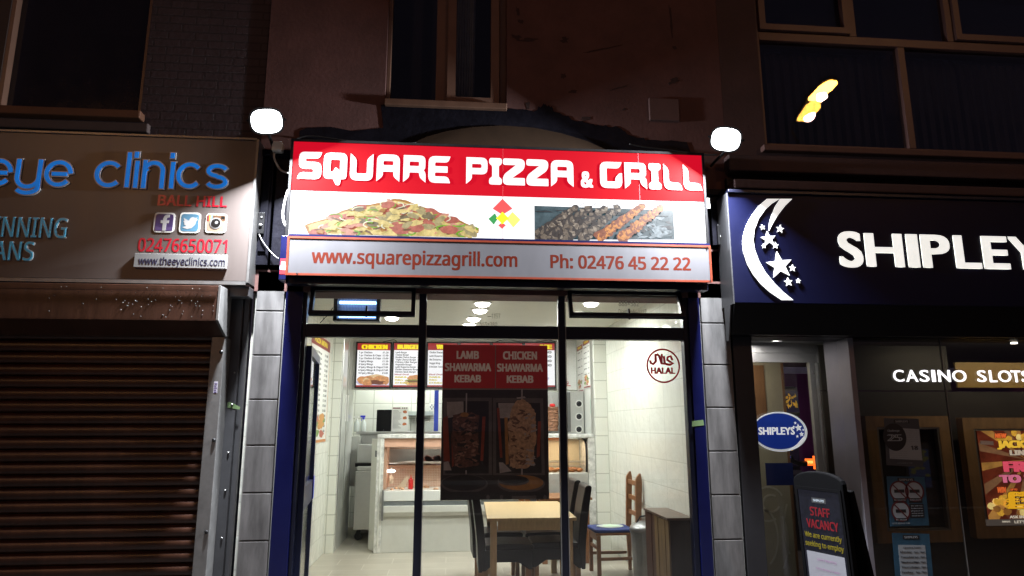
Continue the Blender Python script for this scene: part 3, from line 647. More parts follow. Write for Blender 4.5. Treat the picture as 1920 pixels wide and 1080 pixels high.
for ch, xa, xb in seq:
    a = at(xa, 330, YS).x; b = at(xb, 330, YS).x; mb = MB()
    for i in range(2):
        loops = [rounded([(a+(b-a)*q[0], lz0+(lz1-lz0)*q[1], q[2]*(lz1-lz0)*.8 if len(q) > 2 else 0) for q in lp], 4) for lp in G[ch]]
        if i == 0: shape(mb, loops, PS, .001, .006)
    mb.build('letter', m_swhite, LS)
mb = MB(); TP(mb, '&', 1089, 322, 1112, 352, YS, d0=.001, d1=.006, bold=.04, fit='ink'); mb.build('letter', m_swhite, LS)
# picture colours: printed film lit from behind
def film(n, c, e=.8, var=.35, vs=25): return M(n, c, .4, emit=e*1.1, var=var, vs=vs, base=tuple(v*.04 for v in c))
def toS(x, y): return uv(540+x*.41667, 360+y*.41667, YS)   # zoomed-crop pixels to the sign plane
m_p = [film('pizza_cheese', lin(222, 200, 128)), film('pizza_crust', lin(176, 122, 50)), film('pizza_salami', lin(186, 104, 86)), film('pizza_ham', lin(212, 150, 128)), film('pizza_mushroom', lin(172, 158, 112)), film('pizza_pepper', lin(120, 172, 40)), film('pizza_onion', lin(232, 230, 196)), film('pizza_shade', lin(116, 82, 48)), film('pizza_mushroom_dark', lin(120, 108, 78))]
base = [(75, 150), (95, 140), (130, 130), (170, 121), (205, 100), (240, 86), (285, 72), (330, 60), (385, 54), (440, 44), (478, 29), (520, 34), (545, 42), (590, 62), (640, 76), (680, 90), (725, 108), (760, 122), (810, 146), (860, 164), (858, 182), (836, 192), (800, 204), (500, 198), (300, 192), (90, 186)]
def dense(pts, k, j, r):
    out = []
    for i in range(len(pts)):
        a, b = pts[i], pts[(i+1) % len(pts)]
        for q in range(k): out.append((a[0]+(b[0]-a[0])*q/k+r.uniform(-j, j), a[1]+(b[1]-a[1])*q/k+r.uniform(-j, j)))
    return out
rn = random.Random(11); mb = MB()
zmin = sz0+.002
def clampS(P): return [(p[0], max(p[1], zmin)) for p in P]
mb.prism(clampS([toS(*p) for p in dense(base, 4, 1.2, rn)]), PS, .0006, .001, 1)
mb.prism(clampS([toS(467+(x-467)*.965, 140+(y-140)*.93+3) for x, y in dense(base, 4, 1.5, rn)]), PS, .0011, .0015, 0)
def inside(x, y):
    c = False; n = len(base)
    for i in range(n):
        (x1, y1), (x2, y2) = base[i], base[i-1]
        if (y1 > y) != (y2 > y) and x < (x2-x1)*(y-y1)/(y2-y1)+x1: c = not c
    return c
d = .0016; cnt = 0
while cnt < 210:
    x, y = rn.uniform(95, 845), rn.uniform(40, 195)
    if not (inside(x, y) and inside(x-24, y) and inside(x+24, y) and inside(x, y-9)): continue
    k = rn.choice('cmpposdmhccw' if cnt > 40 else 'ccdsshhccmm'); s_ = .75+.4*(y/190); rot = rn.uniform(-.5, .5)
    if k == 's': P, mi = blob(x, y, 36*s_, 17*s_, .08, 16, rot*.3, rn), 2
    elif k == 'h': P, mi = blob(x, y, 30*s_, 11*s_, .3, 9, rot, rn), 3
    elif k == 'm': P, mi = blob(x, y, 27*s_, 12*s_, .2, 12, rot, rn), rn.choice((4, 4, 8))
    elif k == 'd': P, mi = blob(x, y, 22*s_, 4*s_, .4, 9, rot, rn), 7
    elif k == 'c': P, mi = blob(x, y, 28*s_, 10*s_, .35, 12, rot, rn), 0
    elif k == 'w': P, mi = blob(x, y, 14*s_, 8*s_, .3, 9, rot, rn), 1
    else:
        a0 = rn.uniform(0, 300); ri, ro = (.76, 1) if k == 'p' else (.85, 1)
        L = 34*s_ if k == 'p' else 40*s_
        A = arc(x, y, L, L*.42, a0, a0+rn.uniform(110, 190), 10); Bq = arc(x, y, L*ri, L*.42*(ri-.14), a0+rn.uniform(110, 160), a0, 10)
        P, mi = A+Bq, (5 if k == 'p' else 6)
    mb.prism(clampS([toS(*p) for p in P]), PS, d, d+.00025, mi); d += .00003; cnt += 1
mb.build('pizza_picture', m_p, LS)
m_k = [film('grill_dark', lin(62, 84, 92), .8, .5, 14), film('meat_grey', lin(112, 98, 84), .8, .5, 60), film('meat_shadow', lin(56, 46, 42), .8, .4, 40), film('meat_orange', lin(206, 130, 44), .85, .4, 60), film('meat_orange_dark', lin(140, 68, 22), .8, .4, 60), film('coal', lin(132, 146, 154), .8, .7, 35), film('skewer_steel', lin(176, 178, 182), .9, .1), film('meat_light', lin(156, 142, 126), .8, .4, 60), film('grill_black', lin(34, 42, 48), .8, .4)]
mb = MB(); mb.prism(clampS([toS(*p) for p in ((1109, 62), (1733, 83), (1740, 214), (1110, 214))]), PS, .0006, .001, 0)
d = .0011
for k in range(60):
    P = blob(rn.uniform(1560, 1715), rn.uniform(118, 205), rn.uniform(10, 34), rn.uniform(3, 10), .4, 9, rn.uniform(-.5, .9), rn); mb.prism(clampS([toS(min(p[0], 1736), p[1]) for p in P]), PS, d, d+.0002, rn.choice((5, 5, 8, 0))); d += .00002
for k in range(14):
    x = rn.uniform(1125, 1700); P = blob(x, 74+(x-1109)*.035+rn.uniform(0, 14), 40, 4, .4, 9, .03, rn); mb.prism(clampS([toS(max(1112, min(p[0], 1732)), max(p[1], 66+(p[0]-1109)*.034)) for p in P]), PS, d, d+.0002, rn.choice((8, 0, 8))); d += .00002
def skewer(x0, y0, x1, y1, r0, r1, mis, tip, steel=True):
    global d
    if steel: stroke(mb, clampS([toS(x1, y1), toS(*tip)]), .006, PS, d, d+.0003, 6); d += .0004
    N = int(math.hypot(x1-x0, y1-y0)/ (r0*1.0))+2
    for i in range(N):
        t = i/(N-1); r = r0+(r1-r0)*t; x, y = x0+(x1-x0)*t, y0+(y1-y0)*t
        P = blob(x, y, r*1.12, r*.95, .2, 13, rn.uniform(0, 3), rn); mb.prism(clampS([toS(max(p[0], 1110), p[1]) for p in P]), PS, d, d+.00015, mis[0]); d += .00002
        for q in range(9):
            f = rn.uniform(.28, .62); P = blob(x+rn.uniform(-.62, .62)*r, y+rn.uniform(-.6, .55)*r, r*f, r*f*.6, .35, 9, rn.uniform(0, 3), rn)
            mb.prism(clampS([toS(max(p[0], 1110), p[1]) for p in P]), PS, d, d+.00015, rn.choice(mis[1:])); d += .00001
grey = (2, 1, 1, 7, 1, 2)
for a in ((1115, 200, 1290, 76, 26, 16, (1340, 46)), (1170, 210, 1350, 78, 30, 18, (1400, 42)), (1240, 212, 1420, 80, 30, 18, (1470, 40)), (1330, 206, 1480, 76, 26, 17, (1520, 44))): skewer(*a[:6], grey, a[6])
org = (4, 3, 3, 3, 4)
skewer(1405, 200, 1590, 68, 25, 17, org, (1600, 60), False); skewer(1505, 206, 1670, 76, 25, 18, org, (1680, 64), False)
mb.build('grill_picture', m_k, LS)
for pts, c in (([(965, 31), (1010, 75), (965, 103), (921, 75)], lin(158, 52, 52)), ([(931, 96), (944, 120), (926, 147), (902, 121)], lin(32, 100, 50)), ([(965, 90), (993, 118), (965, 145), (937, 118)], lin(212, 208, 20)), ([(1010, 90), (1046, 125), (1014, 160), (983, 122)], lin(186, 152, 74)), ([(946, 150), (964, 137), (980, 150), (963, 166)], lin(160, 52, 52))):
    mb = MB(); k = .001 if c[1] < .5 or c[2] > .05 else .0016; mb.prism([toS(*p) for p in pts], PS, k, k+.0005); mb.build('logo_diamond', M('logo_%d' % int(c[0]*999), c, .4, emit=.8), LS)

# ------------------------------------------------------------------ website board under it
YW = -.26; PW = FP(YW)
ax0 = at(537, 480, YW).x; ax1 = at(1334, 495, YW).x; az1 = (at(540, 442, YW).z+at(1333, 461, YW).z)/2; az0 = (at(536, 514, YW).z+at(1334, 531, YW).z)/2
WB = thing('website_board', 'long grey board with orange edge and red web address and phone number', 'shop sign', ((ax0+ax1)/2, -.02, az0))
m_wb = M('satin_grey_board', (.14, .14, .155), .4, .3, var=.1, vs=2, stretch=(1, 1, .3)); m_or = M('orange_edging', (.2, .026, .006), .45, var=.15)
mb = MB(); mb.box(ax0+.01, ax1-.01, YW+.012, -.065, az0+.01, az1-.01); mb.build('backing', m_navy, WB)
mb = MB(); mb.rect(ax0+.014, ax1-.014, az0+.014, az1-.014, PW, -.011, .001); mb.build('panel', m_wb, WB)
mb = MB(); shape(mb, frame_loops(ax0, ax1, az0, az1, .0165), PW, -.0112, .004); mb.build('edging', m_or, WB)
mb = MB(); mb.box(ax0+.01, ax1-.005, YW-.002, YW+.06, az1+.001, az1+.018); mb.build('top_rail', m_blue, WB)
bx0 = at(525, 480, -.22).x
mb = MB(); mb.box(bx0, ax0-.004, -.22, -.06, az0-.03, az1+.015); sp = mb.build('blue_side_board', m_blue, WB, bevel=.004)
mb = MB(); z = at(530, 485, -.22).z; q = FP(-.22); mb.rect(bx0+.006, ax0-.008, z-.125, z, q, .0005, .001, 0); mb.rect(bx0+.006, ax0-.008, z-.09, z-.055, q, .0011, .0015, 1)
for k in range(3): mb.rect(bx0+.012, ax0-.014, z-.03-.008*k, z-.026-.008*k, q, .0011, .0015, 1)
for k in range(3): mb.rect(bx0+.012, ax0-.016, z-.065-.009*k, z-.061-.009*k, q, .0016, .002, 0)
mb.build('warning_sticker', [M('sticker_red', (.5, .01, .02), .5), m_white], sp)
wz = lambda x, y: at(x, y, YW).z
mred = M('dark_red_vinyl', (.095, .009, .002), .6, var=.12, spec=.1)
mb = MB(); T(mb, 'www.squarepizzagrill.com', PW, at(584, 485, YW).x, at(970, 488, YW).x, (wz(600, 493)+wz(960, 501))/2, (wz(600, 466)+wz(960, 475))/2, d0=.0005, d1=.0012, bold=.024); mb.build('lettering', mred, WB)
mb = MB(); T(mb, 'Ph: 02476 45 22 22', PW, at(1032, 490, YW).x, at(1295, 495, YW).x, (wz(1040, 502)+wz(1290, 508))/2, (wz(1040, 479)+wz(1290, 482))/2, d0=.0005, d1=.0012, bold=.026); mb.build('lettering', mred, WB)
mb = MB(); mb.lathe([(.006, 0), (.006, .006)], (ax1-.03, YW-.001, az1-.015), 8, axis='Y'); mb.lathe([(.006, 0), (.006, .006)], (ax1-.02, YW-.001, az0+.012), 8, axis='Y'); mb.lathe([(.006, 0), (.006, .006)], (ax0+.09, YW-.001, az0+.012), 8, axis='Y'); mb.build('screw', m_blackmetal, WB)
mb = MB(); mb.box(sx0, sx1, -.18, -.062, az0-.05, az0-.002); mb.build('under_rail', m_navy, WB)

# ------------------------------------------------------------------ floodlights
def flood(px, py, n, label, mirror, wall_x):
    p = at(px, py, -.42); n = Vector(n).normalized()
    t = thing('floodlight', label, 'floodlight', p, 0, 'floodlights over the takeaway sign')
    u = Vector((1, 0, 0)); u = (u-n*u.dot(n)).normalized(); v = n.cross(u)
    q = PL(p, u, v)
    hx, hy = .13, .108
    mb = MB(); P = [(math.copysign(abs(math.cos(k_*PI/16))**.72, math.cos(k_*PI/16))*hx, math.copysign(abs(math.sin(k_*PI/16))**.72, math.sin(k_*PI/16))*hy) for k_ in range(32)]
    n_ = len(P); vs = [q.p(*a, 0) for a in P]+[q.p(a[0]*.85, a[1]*.8, -.06) for a in P]
    mb.add(vs, [tuple(range(n_, 2*n_))[::-1]]+[(i, n_+i, n_+(i+1) % n_, (i+1) % n_) for i in range(n_)])
    for k in range(7): mb.rect(-.08+.024*k, -.072+.024*k, -.07, .07, q, -.085, -.0605)
    shape(mb, [P, [(a*.9, b*.88) for a, b in P]], q, .0005, .014)
    h = mb.build('housing', m_black, t)
    mb = MB(); mb.prism([(a*.96, b*.95) for a, b in P], q, -.004, .0003); mb.build('lens', m_led, t)
    mb = MB(); mb.tube([q.p(-hx-.012, 0, -.03), q.p(-hx-.012, -.02, -.13), q.p(hx+.012, -.02, -.13), q.p(hx+.012, 0, -.03)], .01, 6); c = q.p(0, -.02, -.13)
    mb.tube([c, Vector((c.x+.01, c.y+.03, c.z-.09)), Vector((wall_x, -.03, c.z-.14))], .013, 8); mb.build('bracket', m_blackmetal, t)
    light('flood_lamp', 'AREA', q.p(0, 0, .02), 1000, (.93, .96, 1), t, aim=n, shape='RECTANGLE', size=.19, size_y=.15)
    return t
flood(500, 227, (.27, -.75, -.6), 'blazing white floodlight above the eye clinic end of the red sign', 1, -1.5)
flood(1361, 261, (-.38, -.75, -.55), 'blazing white floodlight between the red sign and the moon and stars sign', -1, 2.3)
x0, x1, z0, z1 = R4(509, 264, 529, 282, -.14)
t = thing('junction_box', 'small pale junction box on the dark casing under the floodlight', 'junction box', ((x0+x1)/2, -.06, z0))
mb = MB(); mb.box(x0, x1, -.14, -.062, z0, z1); mb.build('box_body', m_white, t, bevel=.012); mb = MB(); mb.box(x0+.012, x1-.012, -.146, -.1405, z0+.012, z1-.012); mb.build('cover', m_white, t, bevel=.002)
def cable(pts, r, mt, lab, smooth=True):
    P = [at(*p) for p in pts]; Q = []
    for i in range(len(P)-1):
        a, b, c, d = P[max(i-1, 0)], P[i], P[i+1], P[min(i+2, len(P)-1)]
        for k in range(6):
            t = k/6; Q.append(.5*((2*b)+(c-a)*t+(2*a-5*b+4*c-d)*t*t+(3*b-a-3*c+d)*t**3))
    Q.append(P[-1]); mb = MB(); mb.tube(Q, r, 8); return tag(mb.build('cable', mt, smooth=True), lab, 'cable')
cable([(515, 284, -.1), (514, 294, -.1), (518, 306, -.1), (527, 319, -.1), (542, 325, -.15)], .0085, m_cable_w, 'white cable curving from the junction box to the edge of the lit sign')
cable([(540, 357, -.1), (535, 375, -.11), (531, 398, -.11), (532, 415, -.11), (537, 425, -.13)], .011, m_cable_w, 'thick white cable loop hanging beside the white half of the lit sign')
cable([(484, 436, -.05), (492, 452, -.06), (502, 466, -.06), (513, 478, -.07), (522, 485, -.1)], .005, m_alu, 'thin grey wire drooping across the casing towards the grey board')
cable([(552, 262, -.04), (580, 255, -.035), (640, 262, -.035), (700, 268, -.035), (780, 268, -.035)], .006, m_cable_b, 'black cable sagging along the dark band above the lit sign')
cable([(1180, 270, -.05), (1210, 276, -.05), (1260, 282, -.05), (1318, 290, -.06), (1345, 290, -.08)], .007, m_cable_b, 'black cable running along the top right of the lit sign to the floodlight')
x0, x1, z0, z1 = R4(1326, 371, 1331, 390, -.12)
mb = MB(); mb.box(x0, x1, -.12, -.115, z0, z1); tag(mb.build('paper_tag', m_white), 'tiny white tag hanging at the right side of the lit sign', 'tag')
def keylock(px, py, lab):
    t = thing('key_switch', lab, 'key switch', at(px, py, -.03), 0, 'key switches on the casings'); p = at(px, py, -.06)
    mb = MB(); mb.box(p.x-.028, p.x+.028, -.06, -.031, p.z-.09, p.z+.09); mb.build('switch_plate', m_blackmetal, t, bevel=.004)
    mb = MB(); mb.lathe([(.013, 0), (.013, .01), (.006, .014)], (p.x, -.0605, p.z-.02), 12, axis='Y'); mb.lathe([(.009, 0), (.009, .006)], (p.x+.004, -.0605, p.z+.05), 10, axis='Y'); mb.build('key_barrel', m_alu, t)
keylock(489, 418, 'small key switch on the dark casing beside the eye clinic sign'); keylock(1352, 440, 'small key switch on the dark casing beside the moon and stars sign')

# ------------------------------------------------------------------ stickers and posters on the shop glass
YG = .053; PG = FP(YG)
HS = thing('halal_sticker', 'round red and white halal sticker on the right window pane', 'sticker', at(1243, 686, .05))
a, b, c, d = R4(1212, 654, 1275, 718, YG); cx, cz, r = (a+b)/2, (c+d)/2, (b-a)/2
m_hred = M('sticker_crimson', (.6, .03, .04), .5, emit=.04)
mb = MB(); shape(mb, ring(cx, cz, r, r-.014), PG, .0012, .0016); mb.build('ring', m_hred, HS)
mb = MB(); TP(mb, 'HALAL', 1220, 689, 1266, 701, YG, d0=.0012, d1=.0016, bold=.05); mb.build('lettering', m_hred, HS)
mb = MB(); k = r/32
def hs(x, y): return (cx+(x-1243)*k, cz-(y-686)*k)
for st, w in (([(1261, 676), (1258, 668), (1252, 670), (1251, 675), (1257, 679), (1262, 681), (1256, 684), (1248, 683)], 4.4), ([(1250, 683), (1246, 682), (1245, 668)], 4.4), ([(1246, 682), (1240, 682), (1236, 668), (1231, 664)], 4.4), ([(1241, 664), (1240, 682)], 4), ([(1229, 664), (1229, 678), (1224, 683), (1219, 681), (1219, 676)], 4.4)):
    stroke(mb, [hs(*p) for p in st], w*k, PG, .0012, .0015+.0001*w)
mb.build('arabic_lettering', m_hred, HS)

PO = thing('kebab_poster', 'tall dark poster of lamb and chicken shawarma spits inside the middle window', 'poster', at(925, 790, .075))
YP = .075; PP = FP(YP)
a, b, c, d = R4(828, 647, 1028, 937, YP); hz = at(930, 728, YP).z; xm = (a+b)/2
def m_pr(n, c, var=.25, vs=14):
    m = M(n, c, .35, var=var, vs=vs); m.node_tree.nodes['Principled BSDF'].inputs['Transmission Weight'].default_value = 0
    return m
mb = MB(); mb.rect(a, b, c, d, PP, -.004, 0); mb.build('sheet', m_pr('poster_black', (.03, .024, .022)), PO)
m_ph = m_pr('poster_red', (.52, .03, .03), .06); m_pt = M('poster_lettering', (.92, .88, .84), .5)
mb = MB(); mb.rect(a, xm-.004, hz, d, PP, .0004, .001); mb.rect(xm+.004, b, hz, d, PP, .0004, .001); mb.build('heading', m_ph, PO)
mb = MB(); mb.rect(a, b, hz-.012, hz-.002, PP, .0004, .001); mb.rect(xm-.0035, xm+.0035, hz, d, PP, .0004, .001); mb.build('dividing_line', M('poster_line', (.25, .19, .17), .5), PO)
mb = MB()
for t, x0, y0, x1, y1 in (('LAMB', 856, 658, 898, 673), ('SHAWARMA', 834, 681, 921, 696), ('KEBAB', 852, 703, 902, 717), ('CHICKEN', 943, 659, 1007, 674), ('SHAWARMA', 932, 682, 1018, 697), ('KEBAB', 950, 704, 1000, 718)):
    TP(mb, t, x0, y0, x1, y1, YP, d0=.0011, d1=.0015, bold=.05)
mb.build('lettering', m_pt, PO)
def pz(x, y): return uv(820+x*.2965, 630+y*.2963, YP)
rn = random.Random(21)
mp = [m_pr('print_steel', (.1, .09, .085)), m_pr('print_lamb', (.11, .052, .035), .6, 40), m_pr('print_lamb_light', (.24, .14, .1), .5, 40), m_pr('print_chicken', (.42, .27, .16), .5, 40), m_pr('print_chicken_dark', (.15, .08, .045), .5, 40), m_pr('print_heater', (.22, .045, .02)), m_pr('print_pale', (.32, .3, .29)), m_pr('print_amber', (.32, .16, .045)), m_pr('print_dark', (.02, .017, .016))]
mb = MB()
def pq(pts, mi, dd): mb.prism([pz(*p) for p in pts], PP, dd, dd+.0003, mi)
pq([(40, 392), (345, 390), (345, 880), (36, 880)], 0, .0003); pq([(62, 412), (325, 412), (325, 870), (50, 870)], 8, .0007)
pq([(352, 392), (668, 394), (680, 880), (352, 880)], 0, .0003); pq([(372, 420), (650, 424), (660, 868), (372, 868)], 8, .0007)
pq([(60, 416), (165, 414), (166, 500), (62, 520)], 6, .0011); pq([(385, 424), (500, 424), (470, 520), (392, 520)], 6, .0011)
for P, mi in (([(36, 520), (66, 505), (80, 800), (40, 790)], 5), ([(285, 510), (305, 510), (290, 790), (272, 790)], 5), ([(90, 640), (104, 640), (106, 820), (92, 830)], 5), ([(376, 455), (392, 455), (412, 770), (396, 770)], 5), ([(424, 515), (444, 515), (452, 810), (432, 815)], 7), ([(636, 540), (656, 540), (648, 760), (628, 770)], 5), ([(40, 800), (70, 790), (90, 850), (40, 850)], 6), ([(390, 800), (415, 800), (470, 855), (395, 868)], 6), ([(180, 362), (189, 362), (187, 500), (178, 500)], 6), ([(530, 335), (540, 335), (540, 410), (530, 410)], 6), ([(500, 390), (550, 382), (560, 392), (505, 398)], 6), ([(178, 850), (186, 850), (186, 930), (176, 930)], 6), ([(530, 830), (540, 830), (540, 890), (530, 890)], 6)): pq(P, mi, .0014)
lamb = [(100, 500), (150, 488), (220, 486), (265, 505), (262, 560), (255, 640), (262, 700), (240, 760), (230, 820), (160, 835), (110, 825), (98, 760), (90, 650), (96, 560)]
chk = [(510, 405), (545, 400), (580, 430), (608, 460), (625, 500), (622, 560), (628, 640), (615, 720), (610, 800), (570, 835), (500, 838), (460, 825), (450, 740), (452, 650), (446, 560), (462, 480), (480, 435)]
pq(dense(lamb, 4, 4, rn), 1, .0018); pq(dense(chk, 4, 4, rn), 3, .0018)
dd = .0022
for k in range(240):
    L = k % 2 == 0; x, y = (rn.uniform(108, 250), rn.uniform(505, 820)) if L else (rn.uniform(462, 612), rn.uniform(440, 825))
    if not L and y < 500 and abs(x-545) > 45: continue
    P = blob(x, y, rn.uniform(8, 24), rn.uniform(4, 10), .45, 9, rn.uniform(-.7, .7), rn)
    mi = rn.choice((1, 2, 8) if L else (4, 3, 3, 6 if x > 560 else 4)); pq(P, mi, dd); dd += .000012
pq(blob(172, 498, 26, 15, .1, 12, 0, rn), 7, dd+.0004)
for cx_, cy_, rx, ry, mi in ((170, 935, 150, 60, 0), (170, 928, 140, 50, 8), (530, 935, 150, 58, 0), (530, 928, 140, 48, 7), (480, 915, 100, 32, 0), (480, 908, 92, 26, 8)):
    pq(arc(cx_, cy_, rx, ry, 0, 350, 35), mi, dd+.0005); dd += .0004
pq([(30, 985), (690, 985), (698, 1034), (22, 1034)], 8, dd); 
for x in (320, 405, 680, 615): pq(arc(x, 1020, 11, 15, 0, 330, 11), 0, dd+.0004)
pq([(470, 1012), (605, 1010), (605, 1034), (470, 1034)], 0, dd+.0004)
mb.build('shawarma_picture', mp, PO)

# ------------------------------------------------------------------ inside the takeaway
def downlight(x, y, where, e=17, z=None, group='downlights in the takeaway ceiling', col=(.95, 1, .95)):
    z = ZC if z is None else z
    t = thing('downlight', where, 'downlight', (x, y, z), 0, group)
    mb = MB(); mb.lathe([(.1, -.001), (.1, -.012), (.078, -.014), (.078, -.001)], (x, y, z), 28); mb.build('trim_ring', m_white, t, smooth=False)
    mb = MB(); mb.lathe([(.076, -.002), (.076, -.02), (.066, -.036), (.04, -.046), (.0, -.05)], (x, y, z), 24); mb.build('lens', M('downlight_glow', (1, .97, .9), .4, emit=14), t)
    light('downlight_lamp', 'AREA', (x, y, z-.06), e, col, t, shape='DISK', size=.16)
dk = ZC-1.6; cl = [(905, 567), (900, 580), (888, 596), (880, 607), (1108, 567), (1083, 585), (735, 594), (1030, 613)]
def atz(px, py, z):
    d = CR*((px-960)/FPX) + CU*(-(py-540)/FPX) + CF; t = (z-CAM.z)/d.z; return CAM+d*t
names = ['downlight nearest the street in the row behind the middle fanlight', 'downlight second from the street in the row behind the middle fanlight', 'downlight third from the street in the row behind the middle fanlight', 'downlight farthest from the street in the row behind the middle fanlight', 'larger downlight seen through the right hand vent window', 'smaller downlight at the left edge of the right vent window', 'downlight beside the blue insect killer in the left vent window', 'small downlight at the lower right corner of the middle fanlight']
for (px, py), nm in zip(cl, names):
    p = atz(px, py, ZC); downlight(p.x, p.y, nm)
for x, y, nm in ((-.75, 5.25, 'added unseen downlight over the left end of the back bench behind the menu screens'), (.6, 5.2, 'added unseen downlight over the right end of the back bench behind the menu screens')): downlight(x, y, nm, 20)  # unseen pair added to brighten the back wall and bench

def bx(x0, y0, x1, y1, Y): return R4(x0, y0, x1, y1, Y)
# menu screens on a bulkhead
YM = 4.5; PM = FP(YM)
a, b, c, d = bx(657, 638, 1086, 730, YM)
mb = MB(); mb.box(a, b, YM+.045, YM+.3, c, ZC-.002); mb.build('bulkhead', m_white, B1)
BK = (.03, .03, .03)
sc_on = M('screen_white', (.95, .95, .97), .3, emit=1.0, base=BK); sc_red = M('screen_red', lin(160, 24, 34), .3, emit=.95, base=BK); sc_yel = M('screen_yellow', lin(250, 228, 20), .3, emit=1.0, base=BK); sc_ink = M('screen_ink', lin(40, 38, 44), .4, emit=.3, base=BK)
sc_food = [M('screen_food_gold', lin(212, 148, 92), .4, emit=.9, var=.35, vs=30, base=BK), M('screen_food_pale', lin(226, 196, 150), .4, emit=.9, var=.2, vs=30, base=BK), M('screen_food_green', lin(140, 160, 60), .4, emit=.8, base=BK), M('screen_food_brown', lin(120, 62, 40), .4, emit=.8, var=.3, vs=30, base=BK), M('screen_violet', lin(200, 196, 226), .4, emit=.95, base=BK)]
menus = [('CHICKEN', ['1 pc Chicken', '1 pc Chicken & Chips', '2 pc Chicken & Chips', '3 Spicy Wings', '6 Spicy Wings', '4 Spicy Wings & Chips', '6 Spicy Wings & Chips', '10 Spicy Wings'], ['£1.20', '£2.00', '£3.00', '£1.50', '£2.00', '£2.00', '£2.60', '£3.00'], 'chicken'),
 ('BURGERS', ['Lamb Burger', 'Cheese Burger', 'Double Cheese Burger', 'Triple Cheese Burger', 'Chicken Fillet Burger', 'Vegetable Burger', 'Lamb Shawarma Burger', 'Chicken Shawarma Burger', 'Chicken Steak Burger'], ['£2.00', '£2.00', '£3.00', '£3.50', '£2.50', '£2.00', '£3.00', '£3.00', '£2.50'], 'burger'),
 ('WRAPS', ['Chicken Shawarma', 'Lamb Shawarma', 'Mix Shawarma', 'Veggie Wrap', 'Chicken Tortilla'], ['', '', '', '', ''], 'meal'),
 ('', [], [], 'none'), ('', [], [], 'none'),
 ('NE', [], ['£6.00', '£4.50', '£6.00', '£6.00'], 'cloud')]
labs = ['lit menu screen headed CHICKEN with a picture of fried chicken', 'lit menu screen headed BURGERS with a picture of a burger', 'lit menu screen headed WRA partly covered by the dark poster', 'lit menu screen hidden behind the lamb half of the dark poster', 'lit menu screen hidden behind the chicken half of the dark poster', 'lit menu screen ending in NE just right of the dark poster']
rn = random.Random(4)
